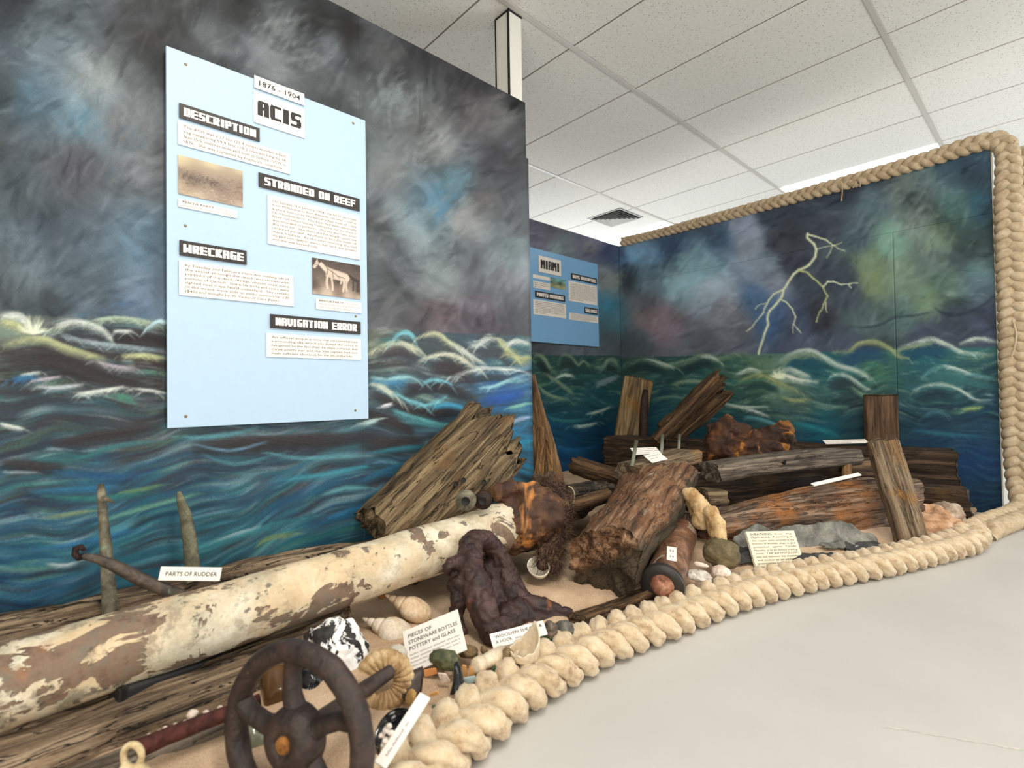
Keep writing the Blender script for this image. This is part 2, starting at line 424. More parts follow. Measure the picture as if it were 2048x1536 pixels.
# ---- left wall canvas
A_ = Canvas(-240, -520, 1090, 1420)
SKY1 = [(-200, -300, 45, 50, 58), (-100, 200, 50, 62, 74), (-200, 500, 58, 72, 86), (200, -200, 60, 66, 74), (500, -200, 36, 38, 42), (0, 0, 40, 50, 60), (100, 80, 70, 85, 95), (60, 200, 50, 75, 92), (200, 150, 98, 108, 112), (250, 250, 85, 90, 95), (300, 60, 60, 62, 68), (400, 80, 78, 84, 90), (150, 330, 60, 62, 70),
        (0, 400, 60, 75, 85), (100, 480, 60, 77, 92), (280, 480, 60, 85, 105), (200, 560, 65, 85, 100), (50, 560, 75, 90, 100), (250, 615, 65, 85, 108), (300, 330, 78, 84, 90), (160, 240, 66, 90, 104), (280, 20, 48, 50, 55), (150, 20, 75, 88, 98), (0, 150, 46, 56, 66), (0, 280, 60, 70, 80),
        (560, 50, 98, 108, 114), (640, 30, 38, 40, 46), (480, 20, 42, 45, 50), (650, 100, 92, 102, 110), (700, 60, 33, 34, 38), (600, 130, 96, 104, 110), (745, 50, 70, 74, 80), (850, 100, 32, 33, 38), (950, 160, 28, 28, 32), (1035, 205, 28, 28, 33), (1010, 228, 78, 80, 84), (780, 110, 76, 80, 84), (800, 140, 50, 50, 56),
        (780, 200, 104, 116, 122), (740, 280, 88, 98, 102), (850, 250, 88, 91, 95), (950, 230, 75, 72, 78), (880, 300, 110, 114, 118), (905, 372, 78, 118, 138), (872, 405, 66, 110, 138), (860, 440, 80, 105, 118), (1000, 320, 60, 60, 68), (960, 400, 85, 85, 90), (820, 480, 105, 120, 128), (880, 560, 105, 118, 122), (930, 440, 112, 114, 116),
        (1000, 560, 88, 92, 100), (1040, 450, 78, 84, 92), (1020, 500, 95, 112, 118), (780, 600, 85, 88, 95), (880, 632, 98, 84, 94), (960, 640, 92, 84, 98), (1040, 640, 85, 88, 98), (740, 640, 82, 84, 92), (740, 450, 88, 94, 98), (775, 340, 84, 88, 92), (750, 540, 86, 94, 100)]
hor1 = lambda x: 628+.042*x
SEA1 = [(-200, 800, 50, 50, 55), (-200, 1100, 25, 60, 85), (0, 650, 105, 120, 110), (0, 720, 55, 52, 55), (150, 730, 46, 40, 42), (300, 745, 52, 44, 44), (60, 800, 44, 58, 68), (250, 800, 50, 62, 62), (100, 850, 46, 50, 58), (300, 860, 52, 52, 56), (150, 900, 40, 56, 66), (250, 890, 50, 52, 60), (50, 930, 36, 46, 56), (200, 945, 25, 65, 112),
        (330, 930, 45, 55, 72), (60, 1000, 25, 60, 95), (200, 1010, 24, 70, 100), (100, 1080, 22, 74, 92), (50, 1150, 14, 60, 92), (0, 1200, 10, 40, 70), (250, 1100, 28, 84, 100), (300, 1020, 26, 66, 90), (400, 900, 36, 60, 78), (500, 880, 45, 58, 70), (450, 1000, 30, 66, 92), (400, 1080, 28, 88, 100), (550, 1000, 24, 62, 92), (560, 1080, 24, 92, 104),
        (640, 920, 44, 62, 76), (650, 1000, 24, 66, 100), (700, 1060, 20, 74, 98), (500, 940, 38, 46, 58), (740, 700, 92, 96, 84), (780, 720, 60, 62, 64), (850, 700, 56, 70, 76), (900, 740, 54, 54, 58), (1000, 700, 62, 76, 84), (1030, 720, 70, 100, 110), (780, 770, 62, 92, 104), (860, 790, 50, 58, 68), (1000, 790, 34, 76, 132),
        (1040, 760, 60, 110, 150), (760, 830, 44, 50, 60), (850, 850, 46, 84, 104), (950, 840, 36, 78, 112), (740, 880, 42, 44, 52), (1040, 860, 34, 108, 150), (760, 950, 26, 66, 100), (850, 900, 38, 62, 82), (1045, 920, 22, 100, 140), (1050, 1000, 20, 84, 110), (900, 1000, 22, 70, 100), (1060, 1300, 10, 40, 60), (300, 1300, 10, 40, 60)]
A_.base(SKY1, A_.Y < hor1(A_.X), cloud=.42); A_.base(SEA1, A_.Y >= hor1(A_.X))
sky_strokes(A_, (-240, -520, 1090, 670), 4600, lambda x, y: (-.7 if x < 600 else -.85)+.5*math.sin(x*.012+y*.009), 60, 8, 11, hor1)
for (x, y, c, n) in ((60, 60, (92, 108, 116), 26), (200, 170, (120, 128, 130), 40), (300, 240, (104, 110, 114), 24), (560, 60, (118, 124, 128), 60), (620, 110, (116, 124, 130), 40), (780, 190, (126, 136, 140), 50), (870, 290, (132, 136, 138), 50), (900, 365, (80, 130, 152), 12), (872, 402, (50, 116, 158), 9), (930, 430, (130, 130, 130), 30), (820, 440, (118, 130, 134), 40), (1010, 225, (100, 102, 104), 22), (960, 240, (92, 92, 98), 24), (1015, 500, (120, 140, 144), 30), (870, 500, (124, 136, 140), 36), (250, 300, (60, 84, 104), 20), (160, 245, (56, 100, 126), 14), (880, 632, (118, 84, 96), 6), (960, 645, (104, 84, 98), 6), (240, 618, (50, 96, 140), 8)):
    r_ = np.random.RandomState(int(x+y))
    for _ in range(n):
        px, py = x+r_.normal(0, 28), y+r_.normal(0, 22); th = -.75+r_.normal(0, .35) if y < 600 else r_.normal(0, .08); l = r_.uniform(12, 46)
        A_.stroke([(px-l*math.cos(th)/2, py-l*math.sin(th)/2), (px+r_.normal(0, 2), py+r_.normal(0, 2)), (px+l*math.cos(th)/2, py+l*math.sin(th)/2)], c, r_.uniform(3, 8), .30, .7, .4, 8)
def flow1(x, y):
    return .20*math.sin(x*.021+y*.012)+.12*math.sin(x*.05-y*.02)-(.16 if y > 860 and x < 760 else 0)-(.25 if y > 950 and x < 760 else 0)*min(1, max(0, x/500))
def pal1(x, y, r):
    q = r.rand(); d = (y-hor1(x))/400
    if q < .40: return None, .8
    if q < .60: return (44, 40, 44), .75
    if q < .78: return (lambda z: (26+z*12, 72+z*28, 96+z*26))(r.rand()), .6*(.3+min(1, d))
    if q < .88: return (40, 120, 125) if r.rand() < .6 else (90, 130, 95), .7
    if q < .95: return (120, 170, 180), .55
    return (200, 210, 210), .45
sea_strokes(A_, (-240, 640, 1090, 1300), 2400, flow1, pal1, 120, 8, 5, hor1)
sea_strokes(A_, (-240, 640, 1090, 1300), 2600, flow1, pal1, 70, 3.5, 15, hor1, .6)
sea_strokes(A_, (-240, 640, 1090, 800), 420, flow1, lambda x, y, r: (((150, 172, 165), .5) if r.rand() < .5 else ((196, 206, 196), .45)), 60, 4, 16, hor1, .6)
W_, YL, CY, TL = (205, 212, 205), (172, 176, 128), (110, 182, 196), (52, 128, 140)
DK = (46, 40, 43)
def multi(cv, pts, col, w, n=5, spread=.8, alpha=.75, seed=0, bris=.6):
    r = np.random.RandomState(seed+int(pts[0][0]*7+pts[0][1]*3) % 100000)
    col = np.array(col, float)
    for q in range(n*2+2):
        u = q/(n*2+1); o = (1-u)*w*1.5*r.uniform(.2, 1.3)+r.normal(0, w*.35); m = len(pts); a, b = 0, m
        if m > 3 and r.rand() < .6: a = r.randint(0, m-2); b = r.randint(a+2, m+1)
        c = col*(.62+.38*u)+np.array([0, 10, 14])*(1-u)+r.normal(0, 8)
        cv.stroke([(x+r.normal(0, 1.5), y+o+r.normal(0, 1)) for x, y in pts[a:b]], c, w*(r.uniform(.9, 1.6)*(1-u)+r.uniform(.3, .7)*u), alpha*(.45+.4*u), .75, .35, 14)
def feather(cv, pts, col, n, ln, w, seed, down=1.0):
    # fine brush hairs combed off a crest
    r = np.random.RandomState(seed); P_ = np.array(pts, float); m = len(P_)
    for _ in range(n):
        t = r.uniform(0, m-1.001); i = int(t); f = t-i; p = P_[i]*(1-f)+P_[i+1]*f; d = P_[i+1]-P_[i]; d = d/(np.hypot(*d)+1e-6); s = 1 if r.rand() < .5 else -1
        l = ln*r.uniform(.4, 1.3); q1 = p+d*s*l*.5+np.array([0, l*.22*down]); q2 = p+d*s*l*.95+np.array([0, l*.62*down])
        cv.stroke([p+r.normal(0, 1.5, 2), q1, q2], np.array(col, float)*r.uniform(.72, 1.06), w*r.uniform(.4, 1.2), .55, .5, .35, 8)
def dark_under(cv, pts, col, depth, n=7):
    for q in range(n):
        o = 6+depth*q/n
        cv.stroke([(x, y+o) for x, y in pts], np.array(col)+np.random.RandomState(q).normal(0, 4), depth/n*1.5, .72, .35, .3, 6)
F1 = [(DK, [(0, 722), (60, 706), (130, 712), (200, 742), (335, 775)], 26, 0), (DK, [(225, 682), (280, 676), (335, 686)], 12, 0), (DK, [(380, 890), (520, 880), (740, 870)], 14, 0), (DK, [(738, 780), (800, 808), (860, 822), (930, 815)], 12, 0), (DK, [(804, 792), (844, 772), (886, 772), (930, 788), (960, 800)], 9, 0), (DK, [(720, 872), (780, 884), (850, 880)], 13, 0), (DK, [(100, 885), (200, 868), (330, 850)], 9, 0), (DK, [(0, 925), (80, 930), (130, 930)], 9, 0), (DK, [(720, 820), (780, 840), (830, 866)], 10, 0)]
for c, pts, w, _z in F1: multi(A_, pts, c, w, 9, .8, .7, 3)
for pts, dep, col in (([(752, 702), (780, 692), (806, 690), (840, 706)], 18, (56, 54, 58)), ([(836, 678), (866, 672), (890, 682), (930, 712)], 30, (58, 66, 70)), ([(858, 722), (886, 716), (915, 724), (950, 744)], 26, (46, 42, 46)), ([(950, 696), (980, 688), (1000, 692), (1020, 712)], 22, (54, 60, 66)), ([(930, 752), (980, 744), (1030, 746)], 12, (44, 52, 62)), ([(1020, 696), (1040, 688), (1064, 696)], 10, (60, 84, 90)), ([(950, 790), (1000, 782), (1058, 770)], 18, (34, 66, 118)), ([(800, 760), (838, 764), (870, 772)], 10, (44, 42, 50))):
    dark_under(A_, pts, col, dep)
for c, pts, w in ((YL, [(0, 690), (50, 676), (90, 676), (130, 692), (180, 707), (215, 716)], 8), (W_, [(0, 628), (40, 632), (60, 652)], 9), (YL, [(0, 640), (30, 646), (56, 662)], 8), (W_, [(110, 652), (150, 641), (200, 655), (228, 680)], 7), ((165, 185, 160), [(180, 642), (230, 634), (290, 640), (330, 652)], 6), (W_, [(225, 661), (265, 661)], 3), ((150, 165, 172), [(120, 668), (170, 682), (230, 690), (335, 702)], 5), (YL, [(240, 710), (290, 708), (335, 716)], 5), ((180, 215, 225), [(300, 648), (318, 640), (334, 643)], 4),
        ((165, 158, 168), [(190, 721), (230, 731), (270, 735)], 4), (W_, [(38, 750), (82, 742)], 3), ((50, 105, 150), [(22, 757), (72, 752)], 5), ((180, 168, 178), [(60, 762), (125, 752)], 3), ((190, 195, 205), [(72, 771), (120, 774), (168, 767)], 3), (W_, [(150, 788), (200, 780), (250, 771)], 4), (W_, [(265, 776), (300, 780), (335, 786)], 2.5), ((70, 130, 110), [(230, 788), (265, 796)], 5), (W_, [(0, 846), (25, 852), (48, 857)], 4), ((150, 170, 185), [(90, 896), (132, 898)], 2), ((150, 180, 185), [(160, 901), (200, 899), (240, 897)], 2), ((54, 118, 118), [(60, 918), (150, 918), (230, 892), (335, 882)], 6), ((175, 178, 190), [(0, 942), (40, 943), (78, 944)], 3),
        ((28, 78, 132), [(100, 940), (180, 948), (250, 950), (330, 932)], 9), ((34, 112, 158), [(60, 985), (150, 978), (250, 972)], 5), ((110, 148, 92), [(235, 986), (280, 978), (325, 968)], 5), ((46, 130, 120), [(80, 990), (180, 996), (300, 985)], 5), (CY, [(340, 872), (400, 872), (450, 868), (520, 852)], 4), ((90, 150, 165), [(400, 905), (470, 928), (560, 905)], 3), ((100, 170, 180), [(540, 905), (600, 915), (740, 908)], 4), ((120, 160, 190), [(380, 885), (460, 900), (540, 880)], 2.5), ((205, 210, 215), [(430, 1082), (470, 1068), (525, 1052)], 3), ((140, 160, 90), [(512, 1090), (540, 1074), (590, 1066)], 4), ((120, 180, 150), [(200, 1040), (300, 1012), (400, 985)], 5), ((150, 165, 110), [(90, 1035), (150, 1025), (190, 1020)], 4),
        ((60, 150, 160), [(330, 1110), (420, 1090), (560, 1045), (640, 1030)], 6), ((60, 160, 180), [(560, 960), (640, 950), (740, 930)], 6), ((40, 110, 170), [(60, 1100), (150, 1085), (300, 1050)], 6), ((210, 215, 218), [(90, 1125), (130, 1128), (160, 1120)], 3), ((110, 190, 200), [(640, 990), (690, 975), (740, 975)], 5), ((40, 120, 180), [(650, 1040), (700, 1020), (750, 1010)], 6),
        ((206, 208, 178), [(740, 702), (764, 690), (793, 679), (808, 684), (831, 695), (853, 710)], 6), (CY, [(786, 675), (804, 664), (815, 663), (828, 674)], 5), ((196, 198, 158), [(826, 677), (844, 668), (864, 664), (879, 665), (897, 679), (919, 693), (941, 710), (974, 730)], 6), (W_, [(900, 684), (925, 700), (950, 716), (975, 732)], 3), ((205, 205, 180), [(833, 726), (857, 713), (886, 707), (908, 710), (928, 719), (943, 730), (957, 735)], 4), (W_, [(932, 693), (959, 686), (970, 677), (981, 675), (994, 675)], 6), (YL, [(994, 677), (1008, 688), (1019, 702), (1041, 713)], 6), (W_, [(1014, 688), (1030, 679), (1041, 679), (1066, 690)], 4), (YL, [(1020, 708), (1040, 716), (1064, 712)], 7),
        (W_, [(897, 755), (930, 744), (955, 735), (985, 735), (1030, 737), (1058, 744)], 4), ((150, 205, 215), [(738, 752), (775, 757), (808, 750), (837, 756)], 5), ((60, 120, 160), [(740, 762), (780, 764), (820, 760)], 5), ((196, 206, 186), [(738, 764), (756, 768), (776, 778), (796, 792)], 6), (CY, [(786, 781), (808, 797), (835, 806), (853, 810), (879, 799), (897, 788)], 5), (CY, [(842, 766), (864, 759), (888, 761), (908, 770)], 3.5), ((60, 150, 190), [(866, 814), (897, 808), (937, 817)], 5), ((150, 205, 215), [(955, 775), (985, 772), (1019, 759), (1058, 757)], 3.5), ((160, 180, 215), [(1016, 850), (1036, 838), (1060, 832)], 3), ((120, 180, 170), [(1019, 814), (1056, 806)], 4), ((220, 222, 228), [(762, 812), (786, 806)], 3), ((90, 170, 178), [(782, 817), (820, 832), (875, 846), (919, 848)], 7), ((170, 200, 198), [(720, 846), (757, 836)], 5), ((36, 84, 165), [(970, 795), (1010, 790), (1050, 782)], 9), ((40, 130, 190), [(900, 860), (960, 872), (1060, 850)], 7), ((36, 150, 190), [(1000, 900), (1040, 885), (1064, 880)], 7), ((48, 130, 150), [(740, 905), (800, 895), (860, 890)], 5), ((44, 110, 150), [(720, 960), (780, 935), (840, 920)], 6)):
    if pts[0][1] > 860 and pts[0][0] < 745: c = tuple(np.array(c)*.72+np.array((30, 70, 85))*.28)
    multi(A_, pts, c, w, 5, .55, .7 if pts[0][1] < 860 or c[0] > 150 else .5)
    feather(A_, pts, c, 26 if w >= 4 else 8, 26, 2.0, int(pts[0][0]), 1.0 if pts[0][1] < 800 else .3)
r_ = np.random.RandomState(4)
for _ in range(44):                                  # burst of spray where two waves meet
    th = r_.uniform(-2.9, -.2); l = r_.uniform(18, 44)
    A_.stroke([(65+r_.normal(0, 4), 668), (65+l*.6*math.cos(th), 668+l*.5*math.sin(th)), (65+l*math.cos(th), 668+l*math.sin(th))], (205, 212, 190), r_.uniform(1.5, 4), .55, .6, .3, 10)

# ---- corner wall and lightning wall canvas
B_ = Canvas(960, 250, 2060, 1090)
SKY2 = [(1000, 480, 80, 80, 98), (1080, 470, 84, 84, 105), (1130, 490, 86, 100, 112), (1180, 480, 88, 86, 118), (1222, 500, 58, 68, 108), (1220, 560, 104, 114, 118), (1212, 610, 48, 106, 134), (1228, 650, 50, 92, 108), (1220, 685, 60, 72, 82), (1100, 702, 64, 74, 84), (1180, 702, 66, 76, 88),
        (1246, 512, 60, 92, 130), (1262, 505, 105, 160, 205), (1290, 515, 92, 142, 182), (1345, 490, 56, 88, 130), (1380, 528, 105, 146, 168), (1258, 560, 42, 54, 64), (1285, 560, 82, 112, 130), (1280, 605, 74, 80, 90), (1350, 565, 112, 152, 168), (1420, 582, 128, 150, 170), (1400, 540, 100, 142, 160), (1480, 450, 124, 142, 172), (1500, 480, 120, 135, 158), (1440, 470, 70, 105, 145), (1530, 532, 96, 116, 136), (1545, 560, 92, 104, 124),  # pale blue by the corner: sky paint plus a painted-in ceiling light reflection
        (1450, 620, 108, 114, 130), (1320, 645, 106, 92, 104), (1298, 638, 98, 84, 88), (1270, 680, 60, 72, 82), (1400, 690, 72, 80, 94), (1480, 650, 86, 94, 110), (1540, 430, 42, 52, 68), (1560, 480, 44, 50, 63), (1600, 400, 38, 48, 64), (1650, 350, 32, 44, 66), (1700, 370, 40, 52, 68), (1650, 450, 42, 52, 66), (1620, 560, 44, 54, 70), (1580, 530, 44, 52, 66), (1690, 560, 44, 56, 74), (1535, 640, 46, 76, 118),
        (1515, 600, 50, 80, 118), (1600, 640, 48, 60, 86), (1640, 630, 38, 42, 55), (1750, 400, 68, 94, 108), (1800, 380, 98, 120, 120), (1850, 345, 72, 98, 104), (1940, 325, 34, 60, 82), (1970, 420, 34, 76, 98), (1780, 480, 90, 130, 118), (1745, 560, 92, 114, 84), (1740, 520, 88, 112, 86), (1800, 545, 86, 112, 96), (1850, 600, 76, 102, 84), (1880, 470, 84, 110, 94), (1940, 480, 46, 76, 76), (1925, 510, 42, 60, 66), (1860, 520, 68, 88, 84),
        (1960, 530, 58, 88, 92), (1890, 570, 62, 88, 80), (1960, 570, 60, 85, 100), (1720, 640, 62, 88, 90), (1800, 630, 62, 90, 90), (1830, 440, 100, 122, 116), (1905, 430, 60, 100, 100), (1720, 480, 52, 72, 86), (1700, 600, 52, 66, 80), (1905, 645, 46, 60, 80), (1985, 640, 48, 60, 85), (1700, 682, 50, 62, 82), (1850, 675, 44, 56, 78), (1600, 690, 60, 72, 96), (1880, 320, 42, 72, 94), (1760, 340, 38, 56, 78), (1820, 400, 88, 112, 116)]
hor2 = lambda x: 716-.03*(x-1240) if x > 1240 else 712
HM = np.where(B_.X > 1240, 716-.03*(B_.X-1240), 712)
SEA2 = [(1000, 760, 24, 60, 62), (1080, 740, 30, 62, 56), (1150, 740, 28, 58, 58), (1220, 740, 34, 62, 60), (1120, 790, 20, 66, 74), (1200, 800, 22, 72, 84), (1100, 860, 12, 66, 96), (1200, 880, 8, 52, 84), (1150, 930, 8, 60, 110), (1235, 950, 8, 34, 60), (1280, 740, 52, 78, 68), (1350, 750, 34, 66, 62), (1300, 800, 20, 62, 76), (1400, 780, 32, 80, 80), (1350, 850, 18, 76, 94), (1450, 740, 50, 86, 76), (1500, 800, 36, 70, 66), (1450, 850, 22, 60, 70), (1520, 760, 80, 108, 80), (1570, 760, 120, 150, 130), (1620, 740, 26, 82, 96), (1600, 800, 60, 86, 84), (1680, 740, 30, 90, 92), (1700, 710, 40, 84, 100), (1700, 800, 40, 64, 70), (1640, 860, 18, 84, 104), (1760, 800, 36, 70, 72),
        (1750, 740, 50, 100, 80), (1850, 710, 26, 84, 100), (1950, 700, 40, 90, 92), (1850, 770, 30, 78, 88), (1950, 750, 26, 60, 74), (1900, 760, 44, 96, 96), (1800, 850, 22, 50, 66), (1900, 840, 20, 48, 70), (1980, 830, 14, 50, 74), (1850, 900, 14, 46, 80), (1950, 920, 10, 48, 92), (1990, 1000, 8, 36, 62), (1900, 1000, 8, 40, 72), (1600, 950, 10, 40, 70), (1400, 950, 10, 40, 66), (1950, 1040, 8, 34, 60)]
B_.base(SKY2, B_.Y < HM, power=4.6, cloud=.34); B_.base(SEA2, B_.Y >= HM)
sky_strokes(B_, (960, 250, 2060, 712), 3200, lambda x, y: -.65+.4*math.sin(x*.014+y*.01), 40, 5, 21, hor2)
for (x, y, c, n, sp) in ((1270, 510, (112, 168, 212), 26, 14), (1370, 540, (124, 168, 178), 50, 24), (1420, 590, (142, 166, 184), 50, 22), (1500, 465, (136, 150, 176), 26, 12), (1530, 545, (108, 122, 142), 24, 12), (1450, 625, (124, 130, 146), 30, 22), (1300, 640, (118, 92, 90), 8, 18), (1360, 655, (104, 84, 104), 14, 18), (1810, 385, (114, 130, 130), 40, 22), (1770, 490, (104, 148, 132), 40, 24), (1745, 550, (112, 132, 90), 20, 18), (1880, 465, (108, 128, 98), 18, 22), (1860, 600, (96, 124, 90), 26, 22), (1840, 430, (116, 136, 132), 30, 20), (1960, 400, (36, 84, 106), 20, 16), (1530, 650, (48, 84, 134), 8, 12), (1110, 500, (120, 148, 150), 18, 8), (1180, 500, (112, 126, 110), 14, 10), (1222, 560, (122, 134, 136), 16, 10), (1215, 610, (44, 124, 152), 12, 8)):  # first patch strengthens the painted reflection of the ceiling light
    r_ = np.random.RandomState(int(x+y))
    for _ in range(n):
        px, py = x+r_.normal(0, sp), y+r_.normal(0, sp*.8); th = -.7+r_.normal(0, .35); l = r_.uniform(10, 34)
        B_.stroke([(px-l*math.cos(th)/2, py-l*math.sin(th)/2), (px+r_.normal(0, 1.5), py), (px+l*math.cos(th)/2, py+l*math.sin(th)/2)], c, r_.uniform(2.5, 6), .34, .7, .4, 8)
B_.stroke([(1697, 654), (1728, 655), (1759, 650), (1792, 635), (1830, 631), (1871, 622)], (32, 46, 60), 3.5, .7, .4, .2)
B_.stroke([(1866, 612), (1885, 626), (1915, 630), (1945, 621), (1970, 608), (1990, 590)], (26, 38, 52), 4, .75, .4, .2)
def flow2(x, y): return .32*math.sin(x*.03+y*.02)+.15*math.sin(x*.07-y*.03)
def pal2(x, y, r):
    q = r.rand(); low = y > 840
    if q < .45: return None, .8
    if q < .66: return (16, 34, 44) if not low else (8, 36, 66), .7
    if q < .85: return (26+r.rand()*20, 88+r.rand()*30, 104), .55 if not low else .3
    if q < .95: return (120, 145, 100) if not low else (30, 90, 110), .45 if not low else .3
    return (185, 205, 200), .4 if not low else .15
sea_strokes(B_, (960, 690, 2060, 1060), 2200, flow2, pal2, 60, 4.5, 9, hor2, .75)
sea_strokes(B_, (960, 690, 2060, 1060), 2000, flow2, pal2, 36, 2.4, 19, hor2, .6)
sea_strokes(B_, (960, 690, 2060, 830), 700, flow2, lambda x, y, r: (((120, 150, 130), .5) if r.rand() < .6 else ((180, 198, 178), .45)), 34, 2.6, 17, hor2, .6)
G1, G2, PW = (126, 148, 120), (158, 170, 116), (192, 208, 196)
for pts, dep, col in (([(1245, 734), (1283, 722), (1308, 726), (1337, 736)], 14, (22, 44, 46)), ([(1345, 736), (1374, 726), (1407, 714), (1440, 724)], 16, (22, 46, 48)), ([(1566, 732), (1592, 712), (1622, 708), (1650, 722)], 24, (20, 70, 88)), ([(1668, 708), (1697, 708), (1718, 696), (1751, 692), (1780, 706)], 24, (24, 62, 92)), ([(1800, 704), (1829, 692), (1862, 684), (1896, 697)], 22, (16, 62, 86)), ([(1656, 762), (1680, 752), (1700, 758), (1730, 782)], 20, (36, 52, 60)), ([(1825, 790), (1850, 780), (1881, 776), (1914, 784)], 18, (18, 44, 56)), ([(1850, 758), (1884, 740), (1931, 752), (1991, 765)], 12, (40, 92, 96)), ([(1485, 768), (1520, 758), (1561, 774)], 12, (26, 60, 60)), ([(1072, 718), (1085, 722), (1100, 738)], 14, (20, 34, 38)), ([(1118, 722), (1136, 716), (1150, 724)], 14, (30, 48, 44)), ([(1210, 730), (1222, 726), (1234, 734)], 10, (26, 44, 44))):
    dark_under(B_, pts, col, dep, 5)
for c, pts, w in ((G1, [(1069, 712), (1077, 707), (1087, 714), (1099, 730), (1112, 745)], 4), (G1, [(1114, 728), (1124, 710), (1134, 708), (1145, 714), (1157, 728), (1167, 720), (1181, 730)], 3.5), (G1, [(1186, 735), (1206, 733), (1216, 720), (1227, 718), (1237, 728)], 3.5), (PW, [(1110, 755), (1130, 748), (1150, 752)], 3), (G1, [(1075, 770), (1100, 790), (1140, 800)], 3), ((120, 140, 150), [(1190, 770), (1215, 760), (1235, 752)], 4), (G1, [(1245, 728), (1283, 716), (1308, 720), (1337, 729), (1374, 720), (1407, 708), (1432, 716), (1465, 708), (1490, 704), (1523, 729)], 4.5), (PW, [(1300, 717), (1330, 728), (1352, 734)], 2.5), (PW, [(1400, 712), (1420, 712), (1440, 722)], 2.5),
        (PW, [(1556, 724), (1589, 704), (1622, 700), (1647, 712), (1676, 729), (1718, 741), (1750, 760)], 6), (G1, [(1560, 730), (1590, 712), (1625, 708), (1650, 720)], 4), (G2, [(1660, 702), (1697, 701), (1718, 684), (1751, 681), (1780, 695), (1796, 708), (1821, 716)], 5), (PW, [(1792, 697), (1829, 684), (1862, 676), (1896, 688), (1929, 704), (1991, 708)], 4.5), (PW, [(1916, 687), (1954, 675), (1998, 683)], 3.5), (G1, [(1790, 700), (1830, 690), (1870, 684)], 4), (PW, [(1561, 742), (1580, 736), (1597, 741), (1622, 753)], 6), ((225, 228, 215), [(1545, 752), (1570, 748), (1595, 756), (1640, 762)], 5), (G2, [(1478, 762), (1511, 748), (1535, 751), (1561, 765), (1602, 784)], 5), (PW, [(1470, 750), (1500, 738), (1525, 744)], 3), (PW, [(1656, 753), (1676, 745), (1696, 750), (1729, 774), (1750, 780)], 4.5), (G2, [(1560, 792), (1590, 800), (1620, 796)], 3.5),
        (PW, [(1820, 781), (1847, 770), (1881, 767), (1914, 774), (1951, 797), (1991, 797)], 3.5), ((96, 150, 150), [(1844, 751), (1884, 730), (1931, 744), (1991, 757)], 5), ((190, 205, 200), [(1884, 729), (1915, 736), (1945, 748)], 2), ((60, 112, 124), [(1844, 834), (1871, 821), (1904, 834)], 3), (W_, [(1478, 814), (1511, 821), (1541, 834)], 2.2), ((90, 160, 170), [(1484, 831), (1528, 838), (1578, 858)], 3), ((34, 128, 142), [(1588, 844), (1629, 854), (1679, 870)], 5), ((34, 100, 120), [(1820, 858), (1880, 866), (1960, 872)], 4), ((150, 175, 100), [(1920, 818), (1945, 816), (1968, 812)], 3), ((120, 160, 130), [(1700, 770), (1730, 790), (1790, 800)], 4), (PW, [(1144, 851), (1172, 851), (1196, 844)], 2.5), (PW, [(1170, 828), (1200, 821), (1224, 811)], 2.5), (G1, [(1230, 780), (1270, 790), (1320, 780)], 3), (G1, [(1340, 770), (1380, 760), (1420, 768), (1450, 780)], 4), ((90, 130, 110), [(1300, 800), (1340, 792), (1400, 800)], 3), (PW, [(1430, 800), (1480, 812), (1540, 812)], 2.5), ((110, 150, 140), [(1620, 800), (1660, 812), (1700, 812)], 3), (G1, [(1090, 745), (1120, 765), (1150, 790)], 3), ((46, 112, 120), [(1090, 830), (1130, 842), (1180, 838)], 3), ((20, 90, 140), [(1080, 880), (1140, 900), (1200, 890)], 5), ((60, 110, 124), [(1380, 830), (1440, 838), (1500, 850)], 3)):
    multi(B_, pts, c, w, 5, .5, .6)
    feather(B_, pts, c, 22 if w >= 4 else 8, 17, 1.5, int(pts[0][0]))
r_ = np.random.RandomState(8)
for _ in range(36):
    th = r_.uniform(-2.8, -.6); l = r_.uniform(10, 26)
    B_.stroke([(1560+r_.normal(0, 5), 758), (1560+l*.6*math.cos(th), 758+l*.6*math.sin(th)), (1560+l*math.cos(th), 758+l*math.sin(th))], (215, 222, 190), r_.uniform(1, 2.6), .6, .5, .3, 10)
def bolt(pts, w0, w1, col=(196, 206, 170)):
    pts = [(1200+x/2.415, 240+y/2.415) for x, y in pts]; n = len(pts)-1; r = np.random.RandomState(int(pts[0][0]))
    for q in range(n):
        w = w0+(w1-w0)*q/max(1, n)
        B_.stroke([pts[q], ((pts[q][0]+pts[q+1][0])/2+r.normal(0, .5), (pts[q][1]+pts[q+1][1])/2+r.normal(0, .5)), pts[q+1]], col, max(w, 1.3), min(1, .55+w*.25), .1, .0, 6)
bolt([(1003, 550), (1002, 570), (1035, 600), (1045, 625), (1040, 660), (1010, 700), (960, 725), (935, 745), (905, 790), (885, 820), (880, 850), (850, 890), (820, 920), (808, 960), (812, 990), (795, 1030), (780, 1080), (766, 1130)], 3.4, 2.8)
bolt([(1003, 552), (1040, 562), (1090, 578), (1125, 605)], 2.6, 1.4); bolt([(1125, 605), (1150, 622), (1185, 632)], 1.4, 1); bolt([(1125, 605), (1110, 640), (1095, 665)], 1.2, 1); bolt([(1045, 625), (1090, 612), (1130, 605), (1170, 590)], 1.2, 1)
bolt([(960, 725), (1000, 735), (1030, 765), (1060, 790), (1078, 810), (1100, 850), (1080, 890), (1060, 930), (1045, 975)], 2.4, 1.6, (170, 180, 120)); bolt([(1078, 805), (1100, 780), (1130, 780), (1165, 795), (1210, 790), (1245, 786)], 2.2, 1.2); bolt([(1195, 790), (1212, 810)], 1.4, 1)
